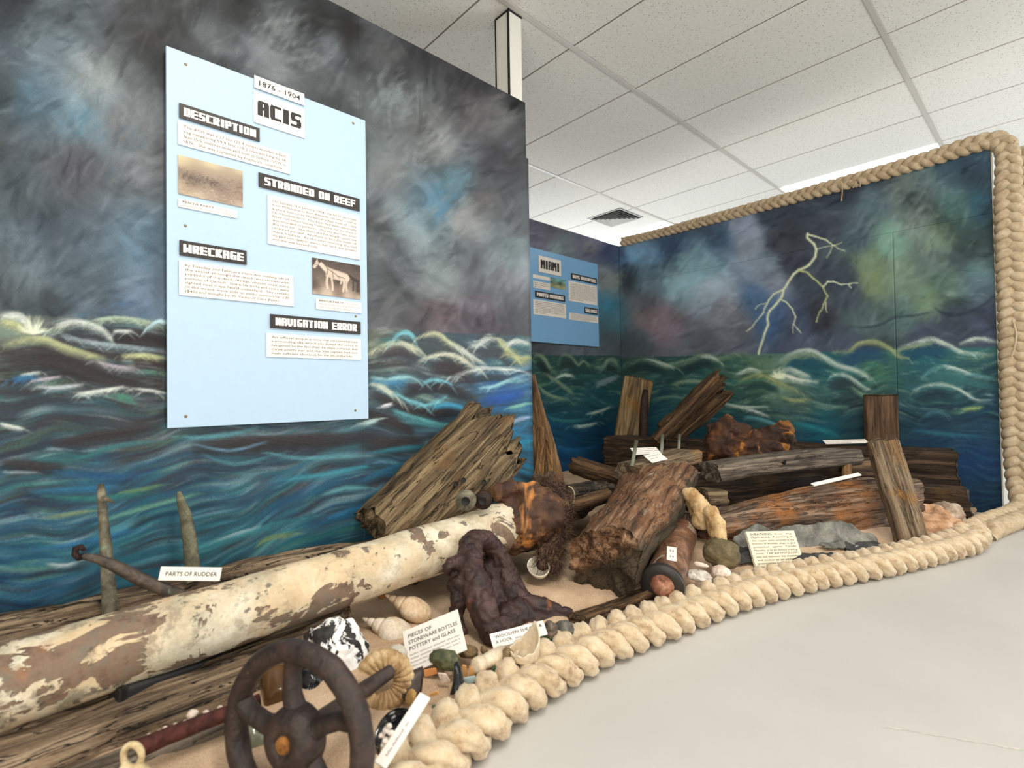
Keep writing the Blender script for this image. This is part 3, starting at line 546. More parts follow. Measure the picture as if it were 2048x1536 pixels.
bolt([(880, 822), (840, 840), (815, 870), (800, 900), (790, 930), (755, 970), (735, 1000), (708, 1020)], 2.2, 1.4); bolt([(800, 885), (770, 892), (750, 915)], 1.2, 1); bolt([(870, 865), (900, 880), (930, 915), (945, 950), (935, 985), (955, 1010), (972, 1030)], 2.0, 1.2); bolt([(935, 985), (930, 1005), (934, 1030)], 1.2, 1); bolt([(1090, 880), (1095, 930)], 1.1, 1)

k = NB('mural_oil_paint')
at = k.n('ShaderNodeAttribute', attribute_name='paint')
n1 = k.noise(k.coord((1, 1, 1)), 220, 3, .6); n2 = k.noise(k.coord((1, 1, 1)), 620, 2, .6)
g = k.math('ADD', k.math('MULTIPLY', n1, .5), k.math('MULTIPLY', n2, .5))
c = k.mix(1.0, at.outputs['Color'], k.ramp(g, [(.3, (.80, .80, .80, 1)), (.7, (1.22, 1.22, 1.22, 1))]), 'MULTIPLY')
k.l(c, k.b.inputs['Base Color']); k.b.inputs['Roughness'].default_value = .62; k.b.inputs['Specular IOR Level'].default_value = .25
k.bump(g, .25, .002)
M_MURAL = k.m
MURAL_GAIN = 1.0
def mural_panel(name, pts3, cv, parent, nrm, thick=.016, gain=1.0):
    """pts3: (nu, nv, 3) points of the painted face; closed at the back as a board"""
    nu, nv = pts3.shape[:2]; V = pts3.reshape(-1, 3)
    x, y = (lambda d, z: (1024+FPX*(d@CR)/z, 768-FPX*(d@CU)/z))(V-CO, np.maximum((V-CO)@CF, .05))
    cs_ = cv.sample(x, y); cs_ = cs_*.90+cs_.mean(1)[:, None]*.10; colr = lin(cs_)*gain*MURAL_GAIN
    F = gridF(nu, nv); idx = np.arange(nu*nv).reshape(nu, nv)
    ring = list(idx[:, 0])+list(idx[-1, 1:])+list(idx[-2::-1, -1])+list(idx[0, -2:0:-1])
    nb = len(V); back = V[ring]-np.array(nrm)*thick; m = len(ring)
    F2 = np.array([[ring[i], nb+i, nb+(i+1) % m, ring[(i+1) % m]] for i in range(m)])
    V = np.vstack([V, back]); colr = np.vstack([colr, colr[ring]*.9])
    me = meshnp(name, V, np.vstack([F, F2])); setcolors(me, colr)
    return link(name, me, M_MURAL, parent, True, local(me))
WX, W1E, WXM, WYR, WXE, WT = -1.941, 1.955, -3.227, 4.612, -.297, 2.4
def along(xs, X): return np.array([P(x, 800, X=X)[1] for x in xs])
wl = empty('wall_left', (WX, .9, 0), None, None, None, 'structure')
zs = np.linspace(0, WT, 760)
seam = .979
def left_panel(ys, nr, end=False):
    G = np.zeros((len(ys), len(zs), 3)); G[..., 0] = WX; G[..., 1] = ys[:, None]; G[..., 2] = zs[None]
    if end:
        t = np.clip((ys-ys[-1]+.12)/.12, 0, 1)
        G[..., 1] -= (t[:, None])*np.where(zs[None] > 2.10, .016, 0)
    return G
ys1 = np.r_[along(np.arange(-235, 710, 2.6), WX), seam-.001]; ys1 = ys1[ys1 < seam-.0005]; ys1 = np.r_[ys1, seam-.0003]
ys2 = along(np.arange(720, 1058, 1.9), WX); ys2 = np.r_[seam+.0003, ys2[(ys2 > seam+.003) & (ys2 < W1E-.002)], W1E]
GA, GB_ = 1.12, 1.28
mural_panel('panel', left_panel(ys1, 0), A_, wl, (1, 0, 0), gain=GA)
mural_panel('panel', left_panel(ys2, 0, True), A_, wl, (1, 0, 0), gain=GA)
# near end of the same wall, out of the picture to the left
G = np.zeros((30, 60, 3)); G[..., 0] = WX; G[..., 1] = np.linspace(-1.8, ys1[0]-.003, 30)[:, None]; G[..., 2] = np.linspace(0, WT, 60)[None]
mural_panel('panel', G, A_, wl, (1, 0, 0), gain=GA)
link('stud', boxme('s', WX-.075, WX-.018, -1.8, -1.74, 0, WT), m_wood('stud_pine', srgb(120, 90, 60), srgb(170, 135, 95), srgb(200, 165, 120)), wl, False)
link('stud', boxme('s', WX-.075, WX-.018, W1E-.075, W1E-.02, 0, WT-.02), bpy.data.materials['stud_pine'], wl, False)
wb = empty('wall_back', (WXM, 3.2, 0), None, None, None, 'structure')
ysb = np.r_[np.linspace(1.9, 3.2, 30)[:-1], along(np.arange(1052, 1243, 1.9), WXM)]; ysb = ysb[ysb < WYR]; ysb = np.r_[np.sort(ysb), WYR+.012]
zsb = np.linspace(0, WT, 400)
G = np.zeros((len(ysb), len(zsb), 3)); G[..., 0] = WXM; G[..., 1] = ysb[:, None]; G[..., 2] = zsb[None]
mural_panel('panel', G, B_, wb, (1, 0, 0), gain=GB_)
wr = empty('wall_right', (-1.7, WYR, 0), None, None, None, 'structure')
def right_panel(xa, xb, za, zb):
    xs = np.array([P(x, 800, Y=WYR)[0] for x in np.arange(1243, 2010, 1.9)]); xs = np.r_[xa, xs[(xs > xa+.004) & (xs < xb-.004)], xb]
    z = np.linspace(za, zb, int((zb-za)/.0055))
    G = np.zeros((len(xs), len(z), 3)); G[..., 0] = xs[:, None]; G[..., 1] = WYR; G[..., 2] = z[None]
    mural_panel('panel', G[::-1], B_, wr, (0, -1, 0), gain=GB_)
ZS2, XS2 = 1.9735, -.835
right_panel(WXM-.012, WXE, ZS2+.0003, WT)
right_panel(WXM-.012, XS2-.0004, 0, ZS2-.0003)
right_panel(XS2+.0004, WXE, 0, ZS2-.0003)
link('edge_strip', boxme('e', WXE, WXE+.005, WYR-.003, WYR+.05, .02, WT+.005), m_plain('edge_cream', srgb(215, 205, 180), .7), wr, False)

# ================================================================== printed boards and cards
M_BLUE = m_plain('board_pale_blue', srgb(180, 206, 230), .5)
M_BLUE2 = m_plain('board_sky_blue', srgb(126, 178, 224), .5)
M_CARD = m_plain('card_white', srgb(240, 234, 226), .6)
M_CARDEDGE = m_plain('card_backing', srgb(190, 185, 175), .7)
M_BLACK = m_plain('card_black', srgb(38, 32, 30), .5)
M_INK = m_plain('ink_black', srgb(36, 30, 30), .6)
M_INK2 = m_plain('ink_brown', srgb(84, 62, 60), .7)
M_INK3 = m_plain('ink_faded', srgb(160, 148, 152), .7)
M_LETTER = m_plain('letter_white', srgb(245, 236, 230), .6)
M_SCREW = m_plain('screw_brass', srgb(150, 128, 96), .35, .7)

def text_me(s, bold=0.0, italic=0.0, space=1.0):
    cu = bpy.data.curves.new('t', 'FONT'); cu.body = s; cu.resolution_u = 2; cu.offset = bold; cu.shear = italic; cu.space_character = space
    o = bpy.data.objects.new('t', cu); me = bpy.data.meshes.new_from_object(o)
    bpy.data.objects.remove(o); bpy.data.curves.remove(cu)
    n = len(me.vertices); a = np.empty(n*3, np.float32)
    me.vertices.foreach_get('co', a); a = a.reshape(-1, 3).copy()
    f = [tuple(p.vertices) for p in me.polygons]; bpy.data.meshes.remove(me)
    return a, f
_cap = text_me('H')[0][:, 1].max()
def line_geo(s, x, ybase, cap, fit=None, bold=0.0, italic=0.0, space=1.0, z=.0004):
    a, f = text_me(s, bold, italic, space)
    if not len(a): return a, f
    k_ = cap/_cap; a[:, :2] *= k_; x0, x1 = a[:, 0].min(), a[:, 0].max(); a[:, 0] -= x0
    if fit: a[:, 0] *= fit/(x1-x0)
    a[:, 0] += x; a[:, 1] += ybase; a[:, 2] = z
    return a, f
GL = {'A': "011110 110011 110011 111111 110011 110011 110011", 'B': "111110 110011 110011 111110 110011 110011 111110", 'C': "011111 110000 110000 110000 110000 110000 011111",
      'D': "111110 110011 110011 110011 110011 110011 111110", 'E': "111111 110000 110000 111111 110000 110000 111111", 'F': "111111 110000 110000 111110 110000 110000 110000", 'G': "011111 110000 110000 110111 110011 110011 011111",
      'I': "0110 0110 0110 0110 0110 0110 0110", 'K': "110011 110110 111100 111000 111100 110110 110011", 'L': "110000 110000 110000 110000 110000 110000 111111", 'M': "1100011 1110111 1111111 1101011 1100011 1100011 1100011",
      'N': "110011 111011 111011 111111 110111 110111 110011", 'O': "011110 110011 110011 110011 110011 110011 011110", 'P': "111110 110011 110011 111110 110000 110000 110000", 'R': "111110 110011 110011 111110 111100 110110 110011",
      'S': "011111 110000 110000 011110 000011 000011 111110", 'T': "111111 001100 001100 001100 001100 001100 001100", 'U': "110011 110011 110011 110011 110011 110011 011110", 'V': "110011 110011 110011 110011 110011 011110 001100",
      'W': "1100011 1100011 1100011 1101011 1111111 1110111 1100011", 'Y': "110011 110011 011110 001100 001100 001100 001100"}
def block_geo(s, x, y, w, h, z=.0004):
    """heavy block lettering whose counters are thin slits: each cell grows until only narrow gaps remain"""
    widths = [(len(GL[c].split()[0]) if c != ' ' else 4) for c in s]; tot = sum(widths)+.55*(len(s)-1); u = w/tot; vv = h/7; V = []; F = []; cx = x
    for c, wd in zip(s, widths):
        if c != ' ':
            for r_, row in enumerate(GL[c].split()):
                q = 0
                while q < len(row):
                    if row[q] == '1':
                        e_ = q
                        while e_ < len(row) and row[e_] == '1': e_ += 1
                        gx0 = .62 if q > 0 else 0; gx1 = .62 if e_ < len(row) else 0
                        gy = .24
                        x0, x1 = cx+(q-gx0)*u, cx+(e_+gx1)*u; y1, y0 = y+h-(r_-(gy if r_ else 0))*vv, y+h-(r_+1+(gy if r_ < 6 else 0))*vv
                        b = len(V); V += [(x0, y0, z), (x1, y0, z), (x1, y1, z), (x0, y1, z)]; F.append((b, b+1, b+2, b+3)); q = e_
                    else: q += 1
        cx += (wd+.55)*u
    # lie each row a hair apart so overlapping cells never flicker
    V = [(p[0], p[1], p[2]+.00001*(i//4 % 7)) for i, p in enumerate(V)]
    return np.array(V), F
def dashes_geo(x, ytop, w, h, rows, seed, fill=.55, z=.0004, last=.6):
    r = random.Random(seed); V = []; F = []; lh = h/rows
    for q in range(rows):
        yy = ytop-(q+.72)*lh; cx = x; end = x+w*(last if q == rows-1 else 1)
        while cx < end-.0005:
            l = min(lh*r.uniform(.8, 3.4), end-cx); ch = cx
            while ch < cx+l:                               # letter-sized ticks, too small to read
                a = lh*.30; hh = lh*fill*r.choice((.55, .6, .8))
                b = len(V); V += [(ch, yy, z), (ch+a*.62, yy, z), (ch+a*.62, yy+hh, z), (ch, yy+hh, z)]; F.append((b, b+1, b+2, b+3)); ch += a
            cx += l+lh*.45
    return np.array(V), F
def join_geo(gs):
    V = []; F = []
    for a, f in gs:
        if len(a) == 0: continue
        b = len(V); V += [tuple(p) for p in a]; F += [tuple(i+b for i in q) for q in f]
    return V, F
def plate(name, parent, fr, x0, y0, x1, y1, th, m, z0=0.0, label=None, bev=.0):
    """a thin rectangular card lying in frame fr (local x right, y up, z out)"""
    me = boxme(name, x0, x1, y0, y1, 0, th, bev)
    o = link(name, me, m, parent, False, fr @ Matrix.Translation((0, 0, z0)))
    if label: o['label'] = label
    return o
def print_on(parent, fr, gs, m, z=0.0, name='lettering'):
    V, F = join_geo(gs)
    if not V: return None
    o = link(name, meshnp(name, V, F), m, parent, False, fr @ Matrix.Translation((0, 0, z))); o['kind'] = 'stuff'; return o

def picture(parent, fr, x0, y0, x1, y1, z, cv, nx=70, ny=52):
    V = []; cs = []
    for i in range(nx):
        for j in range(ny):
            u, v = i/(nx-1), j/(ny-1); V.append((x0+(x1-x0)*u, y0+(y1-y0)*v, z)); cs.append((u*100, (1-v)*75))
    cs = np.array(cs); me = meshnp('picture', V, gridF(nx, ny)); setcolors(me, lin(cv.sample(cs[:, 0], cs[:, 1])))
    return link('picture', me, M_PHOTO, parent, False, fr)
k = NB('photo_print'); at = k.n('ShaderNodeAttribute', attribute_name='paint'); k.l(at.outputs['Color'], k.b.inputs['Base Color']); k.b.inputs['Roughness'].default_value = .4
M_PHOTO = k.m

class Board:
    def __init__(s, e, X, y0, y1, z0, z1, m, th=.012, gap=.014):
        # frame: x -> +Y world, y -> +Z, z -> +X
        s.e = e; s.X = X+gap+th; s.fr = M3((s.X, 0, 0), (0, 1, 0), (0, 0, 1), (1, 0, 0))
        me = boxme('board', y0, y1, z0, z1, -th, 0, .0008)
        s.b = link('board', me, m, e, False, s.fr)
        for yy in (y0+.06, y1-.06):
            link('spacer', boxme('spacer', yy-.012, yy+.012, z0+.05, z1-.05, -th-gap, -th), M_CARDEDGE, e, False, s.fr)
    def xy(s, px, py): p = P(px, py, X=s.X+.003); return p[1], p[2]
    def card(s, name, tl, br, m, th=.003, z0=0.0, label=None):
        (xa, ya), (xb, yb) = s.xy(*tl), s.xy(*br)
        o = plate(name, s.e, s.fr, xa, yb, xb, ya, th, m, z0, label); return o, xa, yb, xb, ya, z0+th
    def heading(s, t, tl, br):
        o, x0, y0, x1, y1, z = s.card('heading_plate', tl, br, M_BLACK, .003, .003)
        w, h = x1-x0, y1-y0
        print_on(o, s.fr, [block_geo(t, x0+w*.05, y0+h*.22, w*.90, h*.56)], M_LETTER, z)
    def text(s, lines, tl, br, ind=.045, m=None, cap=.56, name='text_card', lasts=(), italic=0):
        o, x0, y0, x1, y1, z = s.card(name, tl, br, M_CARD, .003, .002)
        w, h = x1-x0, y1-y0; n = len(lines); lh = h*.86/n; gs = []
        for i, t in enumerate(lines):
            full = 1.0 if i not in lasts else min(1, .62+.0*i)
            f = (w*(1-2*ind))*(full if i not in lasts else lasts[i])
            gs.append(line_geo(t, x0+w*ind, y1-h*.07-lh*(i+.76), lh*cap, f))
        print_on(o, s.fr, gs, m or M_INK2, z); return o
    def screw(s, px, py, r=.005):
        y, z = s.xy(px, py); bm = bmesh.new(); bmesh.ops.create_cone(bm, cap_ends=True, segments=14, radius1=r, radius2=r*.7, depth=.002)
        bmesh.ops.translate(bm, verts=bm.verts, vec=(y, z, .001)); me = bpy.data.meshes.new('screw'); bm.to_mesh(me); bm.free()
        link('screw', me, M_SCREW, s.e, True, s.fr)

# ---- large pale blue board
eb = empty('display_board', (WX+.02, .66, .75), 'large pale blue information board headed ACIS on the left mural wall', 'display board')
ya, yb = P(333.5, 450, X=WX+.026)[1], P(734, 540, X=WX+.026)[1]
B1 = Board(eb, WX, ya, yb, (P(332, 858, X=WX+.026)[2]+P(738, 836, X=WX+.026)[2])/2, (P(334, 96, X=WX+.026)[2]+P(731, 238, X=WX+.026)[2])/2, M_BLUE)
o, x0, y0, x1, y1, z = B1.card('date_card', (508, 151), (608, 212), M_CARD, .003, .004)
print_on(o, B1.fr, [line_geo('1876 - 1904', x0+(x1-x0)*.09, y0+(y1-y0)*.30, (y1-y0)*.40, (x1-x0)*.82, .012)], M_INK, z)
o, x0, y0, x1, y1, z = B1.card('title_card', (507, 182), (609, 277), M_CARD, .003, .002)
print_on(o, B1.fr, [block_geo('ACIS', x0+(x1-x0)*.07, y0+(y1-y0)*.27, (x1-x0)*.86, (y1-y0)*.48)], M_INK, z)
B1.heading('DESCRIPTION', (358, 206), (519, 284))
B1.text(['The ACIS was a 27 ton (27.4 tonne) wooden steam', 'tug measuring 59.9 feet (18.2 metres) long by 18', 'feet (5.5 metres) wide and built in Sydney, NSW in', '1876.  She was captained by Frederick Lunschow.'], (355.5, 242), (580, 349), lasts={3: .97})
B1.heading('STRANDED ON REEF', (517, 345), (719, 423))
B1.text(['On Sunday 31st January 1904, the ACIS, en route', 'from Melbourne to Port Adelaide, ran onto a reef at', "a place known as MacIntosh's Bay west of Cape", 'Northumberland.  The boat had been especially', 'fitted out before leaving Melbourne, for the work it', 'was intended to perform.  The sea was calm when', 'she first hit.  She then slid full length upon the', 'centre of the reef.  All efforts to haul the vessel off', 'were fruitless.  By the next morning she had', 'slipped into deeper water, her back was broken', 'and she was beyond help.'], (534.6, 389), (720, 520), lasts={10: .52})
B1.heading('WRECKAGE', (358.7, 480), (493, 530))
B1.text(['By Tuesday 2nd February there was nothing left of', 'the vessel although the beach was strewn with', 'portions of the deck, fittings, mizzen mast and a', 'portion of the hull.  Some life belts and casks were', 'sighted near Cape Northumberland.  The remains', 'of the wreck were sold at public auction for £20', '($40) and bought by W Vause of Cape Banks.'], (358, 520), (587, 613), lasts={6: .9})
B1.heading('NAVIGATION ERROR', (540, 628), (721, 669))
B1.text(['An official enquiry into the circumstances', 'surrounding the wreck attributed the error in', 'navigation to the fact that the ships compass was', 'three points out and that the captain had not', 'made sufficient allowance for the set of the tide.'], (532.6, 666), (722, 720), lasts={4: .94})
def caption(B, tl, br, lines):
    o, x0, y0, x1, y1, z = B.card('caption_card', tl, br, M_CARD, .003, .002); w, h = x1-x0, y1-y0; n = len(lines); lh = h*.84/n; ga = []; gb = []
    for i, (a_, b_, f) in enumerate(lines):
        yy = y1-h*.08-lh*(i+.76)
        if a_: ga.append(line_geo(a_, x0+w*.07, yy, lh*.58, w*.52, .012))
        if b_: gb.append(line_geo(b_, x0+w*(.07+(.55 if a_ else 0)), yy, lh*.5, w*f))
    print_on(o, B.fr, ga, M_INK, z); print_on(o, B.fr, gb, M_INK3, z)
caption(B1, (356, 397), (474.5, 437), [('RESCUE PARTY', 'from Port', .30), (None, 'MacDonnell at wreck of ACIS', .86)])
caption(B1, (631.5, 595.5), (722.6, 627), [('RESCUE PARTY', 'from Port', .30), (None, 'MacDonnell returning from the', .86), (None, 'wreck of the ACIS', .7)])
ph = Canvas(0, 0, 100, 75, .5); r_ = np.random.RandomState(5)
ph.base([(0, 0, 205, 190, 150), (50, 0, 200, 185, 150), (100, 2, 198, 182, 148), (0, 16, 190, 172, 140), (100, 14, 150, 132, 112), (50, 22, 160, 142, 124), (0, 30, 120, 100, 88), (50, 34, 128, 108, 96), (100, 32, 130, 112, 98), (20, 42, 104, 88, 76), (60, 46, 120, 102, 92), (100, 52, 140, 118, 104), (0, 60, 170, 150, 126), (50, 64, 158, 138, 122), (100, 72, 176, 156, 138), (30, 74, 182, 166, 144)], ph.X > -1)
for _ in range(700):
    x, y = r_.uniform(0, 100), r_.uniform(22, 75); c = ph.get(x, y)+r_.normal(-6 if y < 52 else 0, 24); l = r_.uniform(1, 6)
    ph.stroke([(x, y), (x+l, y+r_.normal(0, .5))], c, r_.uniform(.4, 1.3), .6, .4, .2, 4)
for _ in range(260):
    x, y = r_.uniform(4, 60), r_.normal(38, 4); ph.stroke([(x, y), (x+r_.uniform(.5, 2.5), y-r_.uniform(0, 1.5))], (70, 56, 50), r_.uniform(.4, 1.2), .7, .3, .1, 6)
o, x0, y0, x1, y1, z = B1.card('photograph', (356, 309), (485.5, 415), M_CARDEDGE, .003, .001, 'sepia print of a shore scene'); picture(o, B1.fr, x0, y0, x1, y1, z+.0003, ph)
hp = Canvas(0, 0, 100, 75, .5)
hp.base([(0, 0, 62, 50, 44), (50, 0, 70, 58, 50), (100, 0, 60, 48, 42), (0, 60, 60, 48, 42), (100, 55, 60, 50, 44), (50, 40, 70, 56, 48), (0, 72, 190, 172, 156), (30, 70, 196, 178, 160), (70, 71, 190, 170, 154), (100, 73, 186, 168, 150), (55, 64, 120, 100, 88)], hp.X > -1)
for _ in range(500):
    x, y = r_.uniform(0, 100), r_.uniform(0, 60); hp.stroke([(x, y), (x+r_.normal(0, 2), y+r_.normal(0, 2))], hp.get(x, y)+r_.normal(6, 26), r_.uniform(.4, 1.4), .55, .4, .2, 4)
HC = (206, 188, 172)
for pts, w in (([(26, 20), (40, 24), (56, 27), (70, 30)], 8), ([(27, 28), (45, 33), (66, 35)], 7), ([(14, 9), (20, 14), (28, 22)], 5.5), ([(10, 8), (6, 15), (3, 21)], 3.4), ([(12, 6), (9, 10), (7, 16)], 3.2), ([(9, 6), (10, 2)], 1.2), ([(68, 26), (72, 32), (68, 40)], 5), ([(30, 34), (29, 48), (30, 62)], 2.6), ([(38, 36), (40, 50), (41, 64)], 2.4), ([(64, 38), (64, 50), (62, 64)], 2.6), ([(70, 38), (69, 52), (71, 62)], 2.2), ([(60, 36), (57, 48)], 2)):
    for q in range(3): hp.stroke([(x+r_.normal(0, .4), y+r_.normal(0, .4)) for x, y in pts], np.array(HC)+r_.normal(0, 8), w, .75, .15, .05, 4)
for pts in ([(28, 14), (31, 24), (28, 32)], [(30, 18), (45, 26), (56, 36)], [(40, 22), (42, 36)], [(6, 14), (10, 12)], [(48, 30), (68, 34)]): hp.stroke(pts, (70, 56, 50), .9, .85, .1, .05, 2)
for pts, w in (([(80, 30), (88, 34), (97, 38)], 5), ([(84, 36), (84, 50), (83, 60)], 2), ([(94, 40), (93, 60)], 2), ([(76, 24), (80, 30)], 3)):
    hp.stroke(pts, (36, 28, 26), w, .9, .2, .05, 4)
o, x0, y0, x1, y1, z = B1.card('photograph', (624, 515), (721, 599), M_CARDEDGE, .003, .001, 'sepia print of a pale harnessed horse'); picture(o, B1.fr, x0, y0, x1, y1, z+.0003, hp)
for q in ((372, 128), (707, 246), (371, 451), (712, 632.5), (372, 833), (711.5, 821)): B1.screw(*q)

# ---- smaller blue board in the corner
eb = empty('display_board', (WXM+.02, 3.6, 1.1), 'smaller sky-blue information board headed MIAMI beside the inner corner', 'display board')
ya, yb = P(1058, 590, X=WXM+.026)[1], P(1196.5, 600, X=WXM+.026)[1]
B2 = Board(eb, WXM, ya, yb, (P(1198, 693, X=WXM+.026)[2]+P(1067, 684, X=WXM+.026)[2])/2, (P(1195, 529, X=WXM+.026)[2]+P(1066, 495, X=WXM+.026)[2])/2, M_BLUE2)
o, x0, y0, x1, y1, z = B2.card('title_card', (1077, 510.5), (1122, 553), M_CARD, .003, .002)
print_on(o, B2.fr, [block_geo('MIAMI', x0+(x1-x0)*.08, y0+(y1-y0)*.24, (x1-x0)*.84, (y1-y0)*.54)], M_INK, z)
B2.heading('BOYS ADVENTURE', (1142, 546), (1193.5, 569)); B2.heading('PARTED MOORINGS', (1070, 581), (1130, 604)); B2.heading('SALVAGE', (1169, 614), (1195, 630))
def fineprint(B, tl, br, rows, seed, last=.6):
    o, x0, y0, x1, y1, z = B.card('text_card', tl, br, M_CARD, .003, .001); w, h = x1-x0, y1-y0
    print_on(o, B.fr, [dashes_geo(x0+w*.05, y1-h*.06, w*.9, h*.86, rows, seed, last=last)], M_INK2, z)
fineprint(B2, (1137, 561), (1194, 611), 12, 1, .5); fineprint(B2, (1066.5, 598), (1132, 637), 8, 2, .3); fineprint(B2, (1139, 625), (1196, 646.5), 5, 3, .7)
fineprint(B2, (1066.5, 561), (1100, 581), 3, 4, .5)
bp = Canvas(0, 0, 100, 75, .5)
bp.base([(0, 0, 70, 120, 150), (100, 0, 70, 140, 150), (50, 14, 120, 190, 190), (0, 22, 170, 200, 190), (100, 20, 130, 190, 180), (0, 32, 40, 50, 44), (60, 36, 60, 70, 60), (100, 42, 130, 140, 110), (0, 52, 160, 156, 110), (50, 56, 180, 176, 130), (100, 62, 176, 170, 120), (0, 74, 150, 146, 100), (100, 74, 190, 184, 140)], bp.X > -1)
for _ in range(14): bp.stroke([(r_.uniform(0, 60), r_.uniform(44, 56)), (r_.uniform(20, 70), r_.uniform(44, 56))], (90, 84, 64), .8, .6, .2, .1, 4)
bp.stroke([(64, 50), (64, 58)], (60, 40, 36), 1.6, .9, .1, 0)
o, x0, y0, x1, y1, z = B2.card('photograph', (1101, 554), (1131, 580), M_CARDEDGE, .003, .001, 'colour print of a wide beach'); picture(o, B2.fr, x0, y0, x1, y1, z+.0003, bp, 30, 22)
o, x0, y0, x1, y1, z = B2.card('photograph', (1066, 548), (1100, 562), M_CARD, .002, .0005, 'pale blue print of a sea horizon')
for q in ((1187.5, 534), (1190, 687.5), (1093.5, 677), (1096, 512)): B2.screw(*q, r=.004)

# ---- loose caption cards among the wreckage
def card3(label, TL, TR, BL, th, bold_lines=(), faint=None, cat='caption card', group=None, mat=None, name='caption_card', rows=0, seed=0):
    """three corners (px, py, depth); bold_lines: (text, x0, y (0 top..1), cap, width) in card units"""
    a, b, c_ = [np.array(P(*q[:2], q[2])) for q in (TL, TR, BL)]
    ex = unit(b-a); w = np.linalg.norm(b-a); ey = a-c_; h = np.linalg.norm(ey-ex*(ey@ex)); ey = unit(ey-ex*(ey@ex)); ez = np.cross(ex, ey)
    org = a-ey*h; fr = M3(org, ex, ey, ez)
    o = link(name, boxme(name, 0, w, 0, h, -th, 0, min(th*.2, .0006)), mat or M_CARD, None, False, fr)
    props(o, label, cat, group)
    gs = [line_geo(t, x*w, (1-y)*h, cp*h, wd*w, bd) for (t, x, y, cp, wd, bd) in bold_lines]
    if gs: print_on(o, fr, gs, M_INK, 0)
    if rows:
        x, y, ww, hh = faint; print_on(o, fr, [dashes_geo(x*w, (1-y)*h, ww*w, hh*h, rows, seed)], M_INK3, 0, 'fine_print')
    return o
card3('small white card reading PARTS OF RUDDER propped on the long pipe', (322, 1133, 1.36), (444, 1135, 1.40), (323, 1161, 1.352), .004, [('PARTS OF RUDDER', .10, .66, .30, .84, .01)])
card3('white card about stoneware bottles, pottery and glass leaning in the sand', (805, 1263, 1.52), (915, 1218, 1.545), (824, 1345, 1.40), .004,
      [('PIECES OF', .08, .22, .085, .42, .01), ('STONEWARE BOTTLES', .08, .37, .085, .86, .01), ('POTTERY and GLASS', .08, .52, .085, .80, .01)], (.08, .58, .84, .34), rows=4, seed=11)
card3('white card naming a wooden sheave and a hook behind the broken crucible', (979, 1268, 1.53), (1086, 1240, 1.58), (986, 1298, 1.50), .004,
      [('WOODEN SHEAVE &', .07, .40, .2, .88, .01), ('A HOOK', .07, .74, .2, .30, .01)], (.42, .56, .18, .26), rows=1, seed=5)
o = card3('cream card headed SHEATHING standing against the rope near the slates', (1492, 1063, 2.32), (1588, 1061, 2.40), (1507, 1140, 2.24), .012,
      [('SHEATHING', .06, .105, .055, .44, .012)])
M_CREAM = m_plain('card_cream', srgb(236, 228, 200), .6); o.data.materials[0] = M_CREAM
_a, _b, _c = [np.array(P(*q)) for q in ((1492, 1063, 2.32), (1588, 1061, 2.40), (1507, 1140, 2.24))]
w = np.linalg.norm(_b-_a); ex = unit(_b-_a); h = np.linalg.norm((_a-_c)-ex*((_a-_c)@ex))
lines = [('from   the', .56, .36), ('Miami wreck.  A covering of', .06, .86), ('thin copper plate secured to the', .06, .88), ('bottom of wooden ships to give', .06, .88), ('protection   against   Toredo', .06, .88), ('Navalis, a large wood boring', .06, .88), ('worm.  TAR and HORSEHAIR', .06, .88), ('was laid between the sheathing', .06, .88), ('and timber as an additional', .06, .88), ('preservative for the wood.  It', .06, .88), ('was also used on hulls', .06, .7)]
print_on(o, WM[o], [line_geo(t, x*w, h*(1-(.105+.085*i)), h*.05, wd*w) for i, (t, x, wd) in enumerate(lines)], M_INK2, .0002, 'body_text')
# narrow card by the black dish
card3('long narrow white card lying on the rope beside the black dish', (749, 1523, .985), (840, 1384, 1.10), (771, 1537, .975), .005, (), (.12, .3, .8, .45), rows=1, seed=21)
card3('upper white card behind the thin upright bolts on the driftwood stack', (1260, 896, 2.86), (1312, 894, 2.90), (1266, 909, 2.80), .003, (), (.05, .05, .9, .9), rows=3, seed=31)
card3('tilted white card lying on the grey block with the upright bolts', (1287, 911, 2.72), (1318, 904, 2.80), (1298, 927, 2.66), .003, (), (.15, .1, .75, .6), rows=2, seed=32)
card3('small white card resting on the long grey plank with a round hole', (1583, 907, 2.98), (1615, 901, 3.04), (1588, 915, 2.93), .003, (), (.12, .3, .8, .45), rows=1, seed=33)
card3('long narrow white card on the dark beam left of the upright plank', (1645, 880, 3.60), (1730, 878, 3.62), (1648, 888, 3.56), .003, (), (.05, .15, .9, .8), rows=2, seed=34)
card3('long blank white strip lying on top of the orange-stained timber', (1622, 966, 2.52), (1716, 945, 2.68), (1621, 973, 2.49), .006)

# ================================================================== plaited rope
k = NB('cotton_rope'); v = k.coord()
a = k.noise(v, 26, 5, .65); b = k.noise(v, 260, 3, .7); c0 = k.noise(v, 6, 3)
c = k.ramp(a, [(.32, srgb(158, 126, 92)), (.46, srgb(202, 176, 140)), (.66, srgb(222, 204, 174))])
c = k.mix(k.ramp(k.noise(v, 14, 6, .8), bw(.70, .76)), c, srgb(140, 112, 84))
c = k.mix(k.math('MULTIPLY', k.ramp(b, bw(.3, .75)), .35), c, srgb(226, 212, 186))
k.l(c, k.b.inputs['Base Color']); k.b.inputs['Roughness'].default_value = .95; k.b.inputs['Specular IOR Level'].default_value = .1
k.b.inputs['Sheen Weight'].default_value = .25; k.b.inputs['Sheen Roughness'].default_value = .6
k.bump(k.math('ADD', a, k.math('MULTIPLY', b, .7)), .7, .004)
M_ROPE = k.m
k = NB('weathered_rope'); v = k.coord()
a = k.noise(v, 26, 5, .65); b = k.noise(v, 260, 3, .7)
